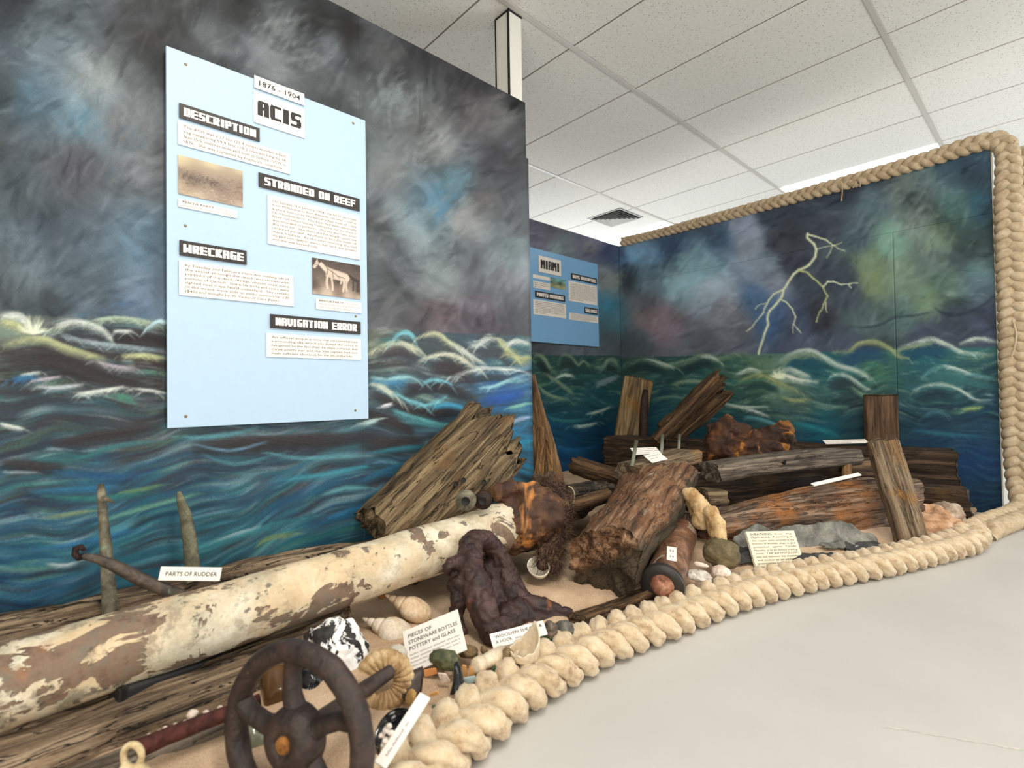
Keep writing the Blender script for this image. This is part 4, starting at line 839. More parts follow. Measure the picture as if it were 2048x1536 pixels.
c = k.ramp(a, [(.25, srgb(150, 126, 98)), (.5, srgb(188, 166, 136)), (.75, srgb(214, 200, 176))])
c = k.mix(k.math('MULTIPLY', k.ramp(b, bw(.3, .75)), .3), c, srgb(226, 214, 190))
k.l(c, k.b.inputs['Base Color']); k.b.inputs['Roughness'].default_value = .95; k.b.inputs['Specular IOR Level'].default_value = .1
k.bump(k.math('ADD', a, k.math('MULTIPLY', b, .7)), .7, .004)
M_ROPE2 = k.m
def resample(pts, step):
    pts = np.array(pts, float); t = np.linspace(0, len(pts)-1, (len(pts)-1)*30+1); i = np.clip(t.astype(int), 0, len(pts)-2); f = (t-i)[:, None]
    p0 = pts[np.clip(i-1, 0, None)]; p1 = pts[i]; p2 = pts[i+1]; p3 = pts[np.clip(i+2, None, len(pts)-1)]
    q = .5*((2*p1)+(-p0+p2)*f+(2*p0-5*p1+4*p2-p3)*f*f+(-p0+3*p1-3*p2+p3)*f**3)
    s = np.r_[0, np.cumsum(np.linalg.norm(np.diff(q, axis=0), axis=1))]; n = max(int(s[-1]/step), 4); u = np.linspace(0, s[-1], n)
    return np.stack([np.interp(u, s, q[:, d]) for d in range(3)], 1), u
def frames(C, up):
    T = np.gradient(C, axis=0); T /= np.linalg.norm(T, axis=1)[:, None]
    U = np.broadcast_to(np.asarray(up, float), C.shape).copy() if np.ndim(up) == 1 else up
    S = np.cross(T, U); S /= np.linalg.norm(S, axis=1)[:, None]; U = np.cross(S, T); return T, S, U
def tube_me(name, C, rad, na=12, noise=0, seed=0, nf=30, caps=True, flat=1.0, up=(0, 0, 1), twist=0):
    """rad: scalar or per-point; returns a mesh"""
    C = np.asarray(C, float); n = len(C); rad = np.broadcast_to(rad, (n,)).astype(float)
    T, S, U = frames(C, up); th = np.linspace(0, 2*np.pi, na, endpoint=False)
    D = np.cos(th)[None, :, None]*S[:, None]+np.sin(th)[None, :, None]*U[:, None]*flat
    Pn = C[:, None]+D*rad[:, None, None]
    if noise: Pn = Pn+D*(noise*fbm(Pn*nf, seed, 3))[..., None]
    V = Pn.reshape(-1, 3); F = gridF(n, na, cv=True)
    if caps:
        V = np.vstack([V, C[0], C[-1]]); a = len(V)-2; j = np.arange(na); jn = (j+1) % na
        c1 = np.stack([np.full(na, a), jn, j], 1); c2 = np.stack([np.full(na, a+1), (n-1)*na+j, (n-1)*na+jn], 1)
        F = [tuple(f) for f in F]+[tuple(f) for f in c1]+[tuple(f) for f in c2]
        if noise or True: pass
    me = meshnp(name, V, F); return me
def plait(parent, path, up, width, height, lam, r, m, na=16, seed=0, phase=0.0, wscale=None, flip=1):
    C, u = resample(path, lam/30); C[:, :] += (fbm(np.stack([u*3, u*0, u*0+seed], 1), seed, 2)*.008)[:, None]*np.array([1, 1, .3])
    T, S, U = frames(C, up); tw = 2*np.pi*u/lam+phase
    amp = (width/2-r); ah = height/2-r*.85
    for q in range(3):
        a = tw+q*2*np.pi/3
        Q = C+S*(amp*np.sin(a))[:, None]+U*(ah*np.sin(2*a)*flip)[:, None]
        # each strand swells where it comes up on the face
        rr = r*(1+.10*np.cos(2*a))*(1+.05*fbm(np.stack([u*20, u*0, u*0+q*9], 1), seed+q, 2))
        TT, SS, UU = frames(Q, U); th = np.linspace(0, 2*np.pi, na, endpoint=False)
        D = np.cos(th)[None, :, None]*SS[:, None]+np.sin(th)[None, :, None]*UU[:, None]*.92
        groove = np.sin(4*th[None, :]+u[:, None]*2*np.pi/(lam*.42)*flip+.5*np.sin(u*31)[:, None])
        Rr = rr[:, None]*(1-.20*np.clip(-groove-.30, 0, 1))
        X = Q[:, None]+D*Rr[..., None]; X = X+D*(.0065*fbm(X*38, seed+q*3, 3)+.003*fbm(X*150, seed+q, 2))[..., None]
        n = len(Q); V = X.reshape(-1, 3); F = gridF(n, na, cv=True)
        V = np.vstack([V, Q[0]-T[0]*r*.4, Q[-1]+T[-1]*r*.4]); j = np.arange(na); jn = (j+1) % na
        F = [tuple(f) for f in F]+[(len(V)-2, int(b), int(a_)) for a_, b in zip(j, jn)]+[(len(V)-1, int((n-1)*na+a_), int((n-1)*na+b)) for a_, b in zip(j, jn)]
        me = meshnp('strand', V, F); link('strand', me, m, parent, True, local(me))
    return C, S, U
def fuzz(parent, C, S, U, width, height, n, m, seed, ln=.012, th=.0004):
    r = np.random.RandomState(seed); V = []; F = []
    for _ in range(n):
        i = r.randint(0, len(C)); a = r.uniform(-.2, np.pi+.2); d = S[i]*math.cos(a)*width/2+U[i]*math.sin(a)*height/2
        p = C[i]+d*r.uniform(.86, 1.0); dr = unit(d+r.normal(0, .03, 3)); l = ln*r.uniform(.3, 1.2); s = unit(np.cross(dr, r.normal(0, 1, 3)))*th
        b = len(V); mid = p+dr*l*.5+s*5*r.normal(); V += [p-s, p+s, mid-s*.7, mid+s*.7, p+dr*l]; F += [(b, b+1, b+3, b+2), (b+2, b+3, b+4)]
    me = meshnp('fuzz', V, F); link('fuzz', me, m, parent, False, local(me))['kind'] = 'stuff'
def cord(name, pts, r, m, parent, na=6, step=.006):
    C, u = resample(pts, step); up = (0, 0, 1) if abs(unit(C[-1]-C[0])[2]) < .8 else (1, 0, .1)
    me = tube_me(name, C, r, na, up=up); return link(name, me, m, parent, True, local(me))

er = empty('border_rope', (-.95, 1.3, 0), 'long cream plaited rope laid along the grey floor in front of the wreckage', 'rope')
RP = [(-.95, -.35, .05), (-.94, .0, .05), (-.94, .3, .05), (-.96, .55, .05), (-.995, .75, .05), (-1.028, .95, .05), (-1.032, 1.15, .05), (-1.015, 1.37, .05), (-.97, 1.60, .05), (-.93, 1.85, .05), (-.87, 2.10, .05), (-.77, 2.40, .05), (-.62, 2.75, .05), (-.485, 3.12, .05), (-.385, 3.42, .052), (-.36, 3.60, .055), (-.41, 3.80, .052)]
Cc, Ss, Uu = plait(er, RP, (0, 0, 1), .188, .104, .235, .0330, M_ROPE, 32, 1)
fuzz(er, Cc, Ss, Uu, .19, .10, 7000, M_ROPE, 2, .009, .00035)
er = empty('wall_rope', (WXE, WYR, 0), 'cream plaited rope edging the top and end of the lightning mural wall', 'rope')
RW = [(WXM+.04, WYR-.01, 2.435), (WXM+.5, WYR, 2.425), (-2.2, WYR, 2.425), (-1.6, WYR, 2.425), (-1.0, WYR, 2.43), (-.6, WYR, 2.44), (-.36, WYR, 2.455), (-.255, WYR, 2.43), (-.217, WYR-.01, 2.33), (-.220, WYR-.01, 2.1), (-.216, WYR-.01, 1.7), (-.214, WYR-.01, 1.2), (-.216, WYR-.01, .8), (-.210, WYR-.01, .4), (-.20, WYR-.02, .2), (-.18, WYR-.10, .085), (-.22, WYR-.28, .055), (-.27, WYR-.48, .052), (-.32, WYR-.7, .05), (-.335, WYR-.80, .05)]
Rw = np.array(RW); n_ = len(Rw)
Cr, u_ = resample(RW, .2/30)
ups = np.tile(np.array([0., -1., 0.]), (len(Cr), 1)); bl = np.clip((Cr[:, 2]-.06)/.2, 0, 1)[:, None]; onfloor = (np.arange(len(Cr))[:, None] > len(Cr)*.7)*(1-bl)
ups = ups*(1-onfloor)+np.array([0.25, 0.1, 1.])*onfloor; ups /= np.linalg.norm(ups, axis=1)[:, None]
def plait_up(parent, C, u, ups, wv, hv, lam, r, m, na, seed):
    T, S, U = frames(C, ups); tw = 2*np.pi*u/lam
    for q in range(3):
        a = tw+q*2*np.pi/3; Q = C+S*((wv/2-r)*np.sin(a))[:, None]+U*((hv/2-r*.85)*np.sin(2*a))[:, None]
        rr = np.broadcast_to(r*(1+.1*np.cos(2*a)), (len(Q),))
        TT, SS, UU = frames(Q, U); th = np.linspace(0, 2*np.pi, na, endpoint=False)
        D = np.cos(th)[None, :, None]*SS[:, None]+np.sin(th)[None, :, None]*UU[:, None]*.92
        groove = np.sin(3*th[None, :]+u[:, None]*2*np.pi/(lam*.55)); Rr = rr[:, None]*(1-.14*np.clip(-groove-.2, 0, 1))
        X = Q[:, None]+D*Rr[..., None]; X = X+D*(.003*fbm(X*55, seed+q*3, 3)+.0015*fbm(X*190, seed+q, 2))[..., None]
        n = len(Q); V = np.vstack([X.reshape(-1, 3), Q[0], Q[-1]]); F = gridF(n, na, cv=True); j = np.arange(na); jn = (j+1) % na
        F = [tuple(f) for f in F]+[(len(V)-2, int(b), int(a_)) for a_, b in zip(j, jn)]+[(len(V)-1, int((n-1)*na+a_), int((n-1)*na+b)) for a_, b in zip(j, jn)]
        me = meshnp('strand', V, F); link('strand', me, m, parent, True, local(me))
    return S, U
wv = np.interp(np.arange(len(Cr))/len(Cr), [0, .05, .5, .6, 1], [.11, .10, .135, .17, .17]); 
S_, U_ = plait_up(er, Cr, u_, ups, wv, wv*.62, .19, wv*.205, M_ROPE2, 14, 5)
fuzz(er, Cr, S_, U_, .15, .09, 3500, M_ROPE2, 6, .012, .0005)
# frayed twine ties
for a_, b_ in (((1683, 362), (1683, 402)), ((1712, 362), (1706, 376)), ((1718, 360), (1720, 374))):
    p, q = P(*a_, Y=WYR-.055), P(*b_, Y=WYR-.05); cord('twine_tie', [p, (p+q)/2+np.array([.006, -.004, 0]), q], .0045, M_ROPE2, er)
cord('loose_end', [P(2025, 640, Y=WYR-.1), P(2032, 665, Y=WYR-.1), P(2030, 690, Y=WYR-.1), P(2022, 715, Y=WYR-.1)], .006, M_ROPE2, er)
cord('loose_end', [P(2002, 288, Y=WYR-.03), P(2018, 276, Y=WYR-.03), P(2030, 282, Y=WYR-.03), P(2026, 292, Y=WYR-.03)], .007, M_ROPE2, er)
# second plait hung on the back of the wall end
er = empty('back_rope', (-.13, WYR+.08, 0), 'pale frayed plaited rope hanging behind the outer end of the mural wall', 'rope')
plait(er, [(-.125, WYR+.07, .05), (-.13, WYR+.07, .6), (-.12, WYR+.07, 1.3), (-.13, WYR+.07, 2.0), (-.15, WYR+.07, 2.36)], (0, -1, 0), .14, .09, .2, .027, M_ROPE2, 12, 8)

# ================================================================== sand bed
RPX = np.array(RP)
def rope_x(y):
    return np.where(y < 3.7, np.interp(y, RPX[:-1, 1], RPX[:-1, 0]), np.interp(y, [3.7, 4.5, 4.61], [-.40, -.42, -.42]))
def sand_z(x, y):
    d = np.clip((rope_x(y)-x)/.35, 0, 1); d = d*d*(3-2*d)
    z = .03+.065*d+.02*fbm(np.stack([x*3, y*3, x*0], -1), 5, 3)*d+.006*fbm(np.stack([x*16, y*16, x*0], -1), 6, 3)
    return z
k = NB('beach_sand'); v = k.coord()
a = k.noise(v, 7, 5, .6); b = k.noise(v, 420, 2, .7)
c = k.ramp(a, [(.3, srgb(186, 156, 128)), (.7, srgb(214, 188, 160))])
c = k.mix(.7, c, k.mix(1.0, c, k.ramp(b, [(.32, (.55, .5, .46, 1)), (.5, (1, 1, 1, 1)), (.68, (1.3, 1.3, 1.3, 1))]), 'MULTIPLY'))
k.l(c, k.b.inputs['Base Color']); k.b.inputs['Roughness'].default_value = .95; k.b.inputs['Specular IOR Level'].default_value = .15
k.bump(k.math('ADD', b, a), .6, .003)
ys = np.linspace(-1.0, 4.605, 380); ts = np.linspace(0, 1, 110)
xw = np.where(ys < W1E+.02, WX+.004, WXM+.004); xr = rope_x(ys)
X = xr[:, None]+(xw-xr)[:, None]*ts[None]**1.3; Yg = np.broadcast_to(ys[:, None], X.shape)
G = np.stack([X, Yg, sand_z(X, Yg)], -1); G[:, 0, 2] = .012
me = meshnp('sand', G.reshape(-1, 3), gridF(*G.shape[:2])[:, ::-1].copy())
o = link('sand', me, k.m, None, True, local(me)); o['kind'] = 'stuff'
props(o, 'pale brown sand spread under the wreckage behind the floor rope', 'sand')

# ================================================================== builders for wreckage
def hull(name, label, cat, A, B, w, h, mat, seed=0, up=(0, 0, 1), n=4.0, rough=.010, groove=.006, rag=(.02, .03), taper=(1, 1), tw=(1, 1), bend=0.0, bendy=0.0, roll=0.0, nx=110, na=56, gf=30, parent=None, group=None, prongs=0, lump=0.0, keel=0.0):
    """a weathered timber between end centres A and B; grain runs along local x"""
    A = np.array(A, float); B = np.array(B, float); L = np.linalg.norm(B-A); ex = (B-A)/L
    ez = np.array(up, float); ez = unit(ez-ex*(ez@ex)); ey = np.cross(ez, ex)
    if roll: c_, s_ = math.cos(roll), math.sin(roll); ey, ez = ey*c_+ez*s_, -ey*s_+ez*c_
    fr = M3(A, ex, ey, ez)
    t = np.linspace(0, 1, nx); th = np.linspace(0, 2*np.pi, na, endpoint=False)
    C, S = np.cos(th), np.sin(th); r = 1/((np.abs(C)**n+np.abs(S)**n)**(1/n))
    tw_ = (tw[0]+(tw[1]-tw[0])*t)[:, None]; th_ = (taper[0]+(taper[1]-taper[0])*t)[:, None]
    y = w/2*r*C*tw_; z = h/2*r*S*th_
    if keel: y = np.where(y < 0, y*(1-keel*np.clip(.62-z/(h*th_), 0, 1)), y*(1-.25*keel*np.clip(.5-z/(h*th_), 0, 1)))
    x = np.broadcast_to(t[:, None]*L, y.shape).copy()
    Q = np.stack([x*2.2+seed, y*5, z*5], -1); q2 = np.stack([x*2.5, y*gf, z*gf+seed*3], -1)
    d = rough*fbm(Q*1.5, seed, 3)*1.6+lump*fbm(Q*.7, seed+7, 2)
    gr = fbm(q2, seed+3, 3); d = d-groove*np.clip(1-np.abs(gr)*5, 0, 1)-groove*.5*np.abs(fbm(q2*2.1, seed+5, 2))
    rad = np.sqrt(y*y+z*z)+1e-6; y2 = y+y/rad*d; z2 = z+z/rad*d
    def ends(y_, z_, s_):
        f = fbm(np.stack([y_*0+s_*7, y_*34, z_*34], -1), seed+11+s_, 3)+.7*fbm(np.stack([y_*0, y_*9, z_*9], -1), seed+12+s_, 2)
        if prongs and s_ == 1: f = f+prongs*np.cos(y_/w*2*np.pi*2.5+1.0)
        return f
    e0 = np.clip(1-x/(L*.25), 0, 1)**2; e1 = np.clip(1-(L-x)/(L*.3), 0, 1)**2
    x2 = x+e0*rag[0]*ends(y, z, 0)+e1*rag[1]*ends(y, z, 1)
    bz = bend*np.sin(np.pi*t)[:, None]; by = bendy*np.sin(np.pi*t)[:, None]
    rings = [np.stack([x2, y2+by, z2+bz], -1)]
    V = [rings[0].reshape(-1, 3)]; F = [gridF(nx, na, cv=True)]; base = nx*na
    for s_, i in ((0, 0), (1, nx-1)):
        prev = np.arange(na)+i*na; yy, zz = y2[i], z2[i]
        for sc in (.93, .75, .5, .25):
            yb, zb = yy*sc, zz*sc; xb = (0 if s_ == 0 else L)+rag[s_]*ends(yb, zb, s_)+(.004*(1 if s_ else -1))
            V.append(np.stack([xb, yb, zb], -1)); cur = base+np.arange(na)
            j = np.arange(na); jn = (j+1) % na
            q = np.stack([prev[j], prev[jn], cur[jn], cur[j]], 1); F.append(q if s_ else q[:, ::-1]); prev = cur; base += na
        V.append(np.array([[(0 if s_ == 0 else L), 0, 0]])); j = np.arange(na); jn = (j+1) % na
        q = np.stack([prev[j], prev[jn], np.full(na, base), np.full(na, base)], 1)
        F.append(q if s_ else q[:, [1, 0, 2, 3]]); base += 1
    V = np.vstack(V); Fq = np.vstack([f for f in F])
    tri = Fq[:, 2] == Fq[:, 3]
    faces = [tuple(int(a) for a in f) for f in Fq[~tri][:, ::-1]]+[tuple(int(a) for a in f[:3][::-1]) for f in Fq[tri]]
    me = meshnp(name, V, faces)
    o = link(name, me, mat, parent, True, fr)
    if label: props(o, label, cat, group)
    return o
def ico(sub):
    bm = bmesh.new(); bmesh.ops.create_icosphere(bm, subdivisions=sub, radius=1)
    bm.verts.ensure_lookup_table(); V = np.array([v.co[:] for v in bm.verts]); F = np.array([[v.index for v in f.verts] for f in bm.faces]); bm.free(); return V, F
ICO = {s: ico(s) for s in (3, 4, 5)}
def rock(name, label, cat, c, size, mat, seed=0, amp=.25, freq=1.6, rot=(0, 0, 0), sub=4, facet=0.0, parent=None, group=None, square=0):
    V, F = ICO[sub]; N = V.copy()
    if square: V = N/(np.sum(np.abs(N)**square, 1)**(1/square))[:, None]
    d = 1+amp*fbm(V*freq+seed*3.1, seed, 4)
    if facet: d = d-facet*np.abs(fbm(V*freq*2.2+seed, seed+9, 2))
    V = V*d[:, None]*np.array(size)
    from mathutils import Euler
    Rm_ = Euler(rot).to_matrix().to_4x4(); fr = Matrix.Translation(Vector([float(q) for q in c])) @ Rm_
    me = meshnp(name, V, F); o = link(name, me, mat, parent, True, fr)
    if label: props(o, label, cat, group)
    return o
def lathe(name, prof, na=40, noise=0, seed=0, sx=1, sy=1, cut=None, nf=20):
    pr = np.array(prof, float); th = np.linspace(0, 2*np.pi, na, endpoint=False); n = len(pr)
    V = np.stack([pr[:, 0][:, None]*np.cos(th)*sx, pr[:, 0][:, None]*np.sin(th)*sy, np.broadcast_to(pr[:, 1][:, None], (n, na))], -1)
    if noise: V = V*(1+noise*fbm(V*nf, seed, 3))[..., None]
    F = gridF(n, na, cv=True)[:, ::-1].copy()
    if cut is not None:
        c = V.reshape(-1, 3)[F].mean(1); F = F[~cut(c)]
    return meshnp(name, V.reshape(-1, 3), F)
def fuse(name, parts, voxel, noise, nf, seed, smooth=2, fine=0.0):
    """parts: tubes [(p, r), ...] merged into one continuous skin"""
    bm = bmesh.new()
    for tube in parts:
        pts = [np.array(p, float) for p, r in tube]; rs = [r for p, r in tube]
        if len(tube) > 1:
            C, u = resample(pts, voxel*2); n = len(C); uu = np.linspace(0, len(rs)-1, n); s0 = np.r_[0, np.cumsum([np.linalg.norm(b-a) for a, b in zip(pts, pts[1:])])]; rr = np.interp(u/u[-1]*s0[-1], s0, rs)
        else: C, rr = np.array(pts), np.array(rs)
        step = max(1, int(np.mean(rr)*.35/(voxel*2)))
        for p, r in list(zip(C, rr))[::step]+[(C[-1], rr[-1])]:
            bmesh.ops.create_icosphere(bm, subdivisions=2, radius=float(r), matrix=Matrix.Translation(Vector([float(q) for q in p])))
    me = bpy.data.meshes.new('tmp'); bm.to_mesh(me); bm.free()
    o = bpy.data.objects.new('tmp', me); COL.objects.link(o)
    m = o.modifiers.new('r', 'REMESH'); m.mode = 'VOXEL'; m.voxel_size = voxel
    if smooth: m2 = o.modifiers.new('s', 'SMOOTH'); m2.iterations = smooth*2
    dg = bpy.context.evaluated_depsgraph_get(); me2 = bpy.data.meshes.new_from_object(o.evaluated_get(dg)); bpy.data.objects.remove(o); bpy.data.meshes.remove(me)
    n = len(me2.vertices); a = np.empty(n*3, np.float32); me2.vertices.foreach_get('co', a); a = a.reshape(-1, 3).astype(float)
    nn = np.empty(n*3, np.float32); me2.vertex_normals.foreach_get('vector', nn); nn = nn.reshape(-1, 3)
    a = a+nn*(noise*fbm(a*nf, seed, 4))[:, None]
    if fine: a = a-nn*(fine*np.clip(1-np.abs(fbm(a*nf*1.7, seed+5, 3))*5, 0, 1))[:, None]
    me2.vertices.foreach_set('co', a.astype(np.float32).ravel()); me2.update(); me2.materials.clear(); me2.name = name
    return me2
def W(x, y, D): return np.array(P(x, y, D))
def tagmesh(name, me, m, label, cat, group=None, parent=None, smooth=True):
    o = link(name, me, m, parent, smooth, local(me)); return props(o, label, cat, group) if label else o

# ---- wood and metal colours
WD_GREY = m_wood('wood_silver_grey', srgb(52, 44, 38), srgb(104, 92, 80), srgb(152, 138, 122), crack=.8)
WD_BROWN = m_wood('wood_brown', srgb(40, 29, 20), srgb(92, 68, 46), srgb(136, 106, 76), crack=.8)
WD_DARK = m_wood('wood_dark_weathered', srgb(26, 20, 16), srgb(58, 44, 33), srgb(96, 74, 54), crack=.9, patch=srgb(104, 76, 40), patch_amt=.2)
WD_OLIVE = m_wood('wood_olive_worn', srgb(46, 36, 24), srgb(112, 92, 66), srgb(152, 132, 100), patch=srgb(134, 96, 58), patch_amt=.15, patch_scale=4, crack=.9, bump=1)
WD_LOG = m_wood('wood_orange_brown', srgb(56, 38, 26), srgb(132, 94, 66), srgb(170, 134, 102), patch=srgb(150, 98, 62), patch_amt=.4, patch_scale=5, crack=.5, white=.45, bump=1, low_tone=(.12, srgb(74, 66, 48), .55))
WD_MAIN = m_wood('wood_orange_stained', srgb(44, 34, 28), srgb(118, 94, 76), srgb(176, 150, 126), patch=srgb(198, 124, 52), patch_amt=.36, patch_scale=3.4, crack=.7, bump=1)
WD_TAN = m_wood('wood_tan_split', srgb(70, 46, 26), srgb(150, 108, 66), srgb(190, 150, 102), crack=.7)
WD_DRIFT = m_wood('driftwood_pitted', srgb(46, 36, 28), srgb(128, 106, 84), srgb(178, 156, 130), crack=1.0, grain=1.3, bump=1.2)
WD_PURPLE = m_rock('hook_iron_brown', srgb(28, 18, 17), srgb(58, 38, 36), srgb(86, 62, 58), 14, srgb(120, 70, 40), .64, .7, .55, spec=.4)
RUST = m_rock('rusted_iron', srgb(26, 17, 13), srgb(62, 38, 25), srgb(108, 66, 34), 10, srgb(160, 106, 46), .55, 1.0, .75)
RUST_DARK = m_rock('rusted_iron_dark', srgb(22, 17, 16), srgb(50, 34, 30), srgb(80, 54, 42), 14, srgb(112, 66, 38), .66, .8, .7)
WHEEL = m_rock('wheel_iron', srgb(24, 17, 16), srgb(46, 33, 30), srgb(66, 49, 43), 22, srgb(84, 54, 38), .66, .9, .55, spec=.5)
ORANGE_RUST = m_rock('orange_rust', srgb(52, 34, 22), srgb(132, 86, 40), srgb(170, 118, 62), 40)
COPPER = m_rock('old_copper', srgb(60, 56, 46), srgb(104, 98, 82), srgb(140, 134, 112), 30, srgb(120, 148, 124), .6, .5, .6)
COPPER_D = m_rock('old_copper_dark', srgb(38, 33, 30), srgb(72, 62, 54), srgb(100, 88, 76), 30, srgb(96, 110, 96), .66, .5, .5)

# ---- the long white pipe
k = NB('pipe_crust'); v = k.coord((1, 1, 1)); va = k.coord((.75, 1, 1))
a = k.noise(v, 9, 6, .65); b = k.noise(va, 8.5, 5, .64, .6); cc = k.noise(v, 3.2, 4, .6, .6); d = k.noise(v, 22, 4, .7); e_ = k.noise(v, 90, 3, .7)
sp = k.n('ShaderNodeSeparateXYZ'); k.l(k.coord(), sp.inputs[0])
c = k.ramp(a, [(.3, srgb(168, 148, 120)), (.48, srgb(206, 192, 166)), (.66, srgb(228, 220, 200))])
c = k.mix(k.math('MULTIPLY', k.ramp(cc, bw(.52, .62)), .5), c, srgb(216, 184, 140))
c = k.mix(k.math('MULTIPLY', k.ramp(k.noise(v, 10, 5, .65), bw(.50, .62)), k.ramp(sp.outputs[0], [(.2, (.75, .75, .75, 1)), (.9, (.12, .12, .12, 1))])), c, srgb(150, 158, 142))
nearend = k.n('ShaderNodeMapRange'); nearend.inputs['From Min'].default_value = .2; nearend.inputs['From Max'].default_value = 1.1; nearend.inputs['To Min'].default_value = .03; nearend.inputs['To Max'].default_value = -.03
k.l(sp.outputs[0], nearend.inputs['Value'])
pf = k.math('ADD', b, nearend.outputs[0])
c = k.mix(k.ramp(pf, bw(.545, .56)), c, k.ramp(d, [(.3, srgb(88, 70, 58)), (.5, srgb(128, 104, 86)), (.7, srgb(112, 106, 94))]))
c = k.mix(k.math('MULTIPLY', k.ramp(k.noise(v, 4.2, 5, .6, .3), bw(.68, .74)), .6), c, srgb(160, 108, 66))
c = k.mix(k.math('MULTIPLY', k.ramp(k.noise(v, 16, 5, .7), bw(.53, .60)), k.ramp(sp.outputs[0], [(.3, (.7, .7, .7, 1)), (1., (.25, .25, .25, 1))])), c, srgb(122, 112, 94))
c = k.mix(k.math('MULTIPLY', k.ramp(k.noise(v, 30, 3, .6), bw(.62, .68)), .8), c, srgb(84, 78, 68))
c = k.mix(.35, c, k.mix(1.0, c, k.ramp(e_, [(.3, (.7, .68, .64, 1)), (.7, (1.15, 1.15, 1.15, 1))]), 'MULTIPLY'))
k.l(c, k.b.inputs['Base Color']); k.b.inputs['Roughness'].default_value = .7
k.bump(k.math('SUBTRACT', k.math('ADD', a, k.math('MULTIPLY', d, .4)), k.math('MULTIPLY', k.ramp(pf, bw(.545, .56)), .8)), .8, .006)
M_PIPE = k.m
pa = np.array((-1.5855, -.34, .206)); pb = np.array((-1.540, 1.41, .311)); Lp = np.linalg.norm(pb-pa)
ep = empty('pipe', pa, 'long cream and grey crusted pipe lying across the timbers in front of the left wall', 'pipe', mat=M3(pa, unit(pb-pa), unit(np.cross((0, 0, 1), pb-pa)), unit(np.cross(pb-pa, np.cross((0, 0, 1), pb-pa)))))
n = 300; xs = np.linspace(0, Lp, n); C = np.stack([xs, xs*0, xs*0], 1)
rad = .0875+.002*np.sin(xs*5)+.008*np.clip(1-np.abs(xs-(Lp-.07))/.07, 0, 1)**.5
me = tube_me('pipe_body', C, rad, 64, .0035, 3, 11); link('pipe_body', me, M_PIPE, ep, True, WM[ep])
for (x, y, D, rr, mm, lb) in ((932, 1000, 1.90, .038, COPPER, 'pale green crusted lug'), (966, 1000, 1.94, .034, RUST_DARK, 'dark brown lug')):
    c0 = W(x, y, D); bm = bmesh.new(); bmesh.ops.create_cone(bm, cap_ends=True, segments=28, radius1=rr, radius2=rr, depth=.035)
    bmesh.ops.bevel(bm, geom=[e for e in bm.edges if len(e.link_faces) == 2 and e.calc_face_angle() > 1], offset=.006, segments=2, affect='EDGES')
    me = bpy.data.meshes.new('lug'); bm.to_mesh(me); bm.free(); ex = unit(np.cross((0, 0, 1), CF)); fr = M3(c0, unit(np.cross((0, 0, 1), -CF)), np.array((0, 0, 1.)), unit([-CF[0], -CF[1], 0]))
    o = link('lug', me, mm, ep, True, fr); o['label'] = lb
    hm = tube_me('lug_hole', [c0-CF*.012, c0-CF*.0215], rr*.42, 16); link('lug_hole', hm, M_DARK, o, True, local(hm))
# rusted collar at the far end of the pipe
cen = W(1046, 1046, 2.10); ax = unit(pb-pa)
me = fuse('rusted_collar', [[(cen-ax*.05, .115), (cen+ax*.03, .125), (cen+ax*.09, .11)], [(cen+ax*.05+np.array([0, 0, .03]), .12), (cen+ax*.05+np.array([.03, .02, .02]), .11)], [(W(1000, 985, 2.05), .035), (W(1025, 978, 2.08), .045), (W(1060, 985, 2.1), .045)]], .008, .028, 9, 4, 2, .012)
tagmesh('rusted_collar', me, m_rock('rusted_collar', srgb(26, 18, 14), srgb(72, 46, 30), srgb(128, 90, 58), 8, srgb(200, 132, 66), .50, 1.1, .7, spec=.4), 'lumpy dark rusted iron collar with orange patches at the far end of the pipe', 'iron collar')

# ---- timbers around the pipe
hull('driftwood_timber', 'long pitted grey driftwood timber lying under the front of the pipe', 'timber', (-1.56, -.55, .075), (-1.53, .70, .098), .30, .13, WD_DRIFT, 3, rough=.014, groove=.012, rag=(.03, .08), gf=22, nx=200, na=64, lump=.01)
hull('driftwood_timber', 'low grooved driftwood timber lying between the pipe and the left wall', 'timber', (-1.80, -.6, .185), (-1.835, .97, .175), .15, .25, WD_DRIFT, 8, rough=.016, groove=.014, rag=(.03, .05), gf=26, nx=200, na=56, n=3, lump=.015)
a, b = W(232, 1392, 1.19), W(436, 1322, 1.40)
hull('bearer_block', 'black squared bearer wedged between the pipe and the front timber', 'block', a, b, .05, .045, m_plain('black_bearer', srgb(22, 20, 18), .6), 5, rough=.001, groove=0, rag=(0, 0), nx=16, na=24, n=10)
hull('old_plank', 'grey weathered plank in the sand at the lower left under an iron rod', 'plank', W(120, 1585, 1.02), W(492, 1440, 1.19), .10, .06, WD_GREY, 12, rough=.006, groove=.005, rag=(.02, .03), nx=90, na=40)
me = tube_me('rod', [W(272, 1500, 1.02), W(330, 1474, 1.05), W(400, 1447, 1.08), W(520, 1402, 1.15)], [.019, .017, .016, .016], 14); tagmesh('iron_rod', me, m_rock('red_iron', srgb(38, 20, 18), srgb(70, 36, 32), srgb(96, 54, 46), 30), 'dark red iron rod lying on the grey plank left of the spoked wheel', 'rod')
ring = np.array([W(265, 1512, .93)+(CR*math.cos(t)*.0165+CU*math.sin(t)*.021) for t in np.linspace(0, 2*np.pi, 26)])
me = fuse('ring_fitting', [[(p, .0065) for p in ring], [(W(252, 1535, .93), .010), (W(238, 1565, .92), .014), (W(230, 1600, .91), .018)], [(W(278, 1535, .93), .010), (W(300, 1565, .92), .014), (W(290, 1600, .91), .02)], [(W(262, 1560, .92), .016), (W(262, 1600, .91), .022)]], .003, .001, 60, 3, 1)
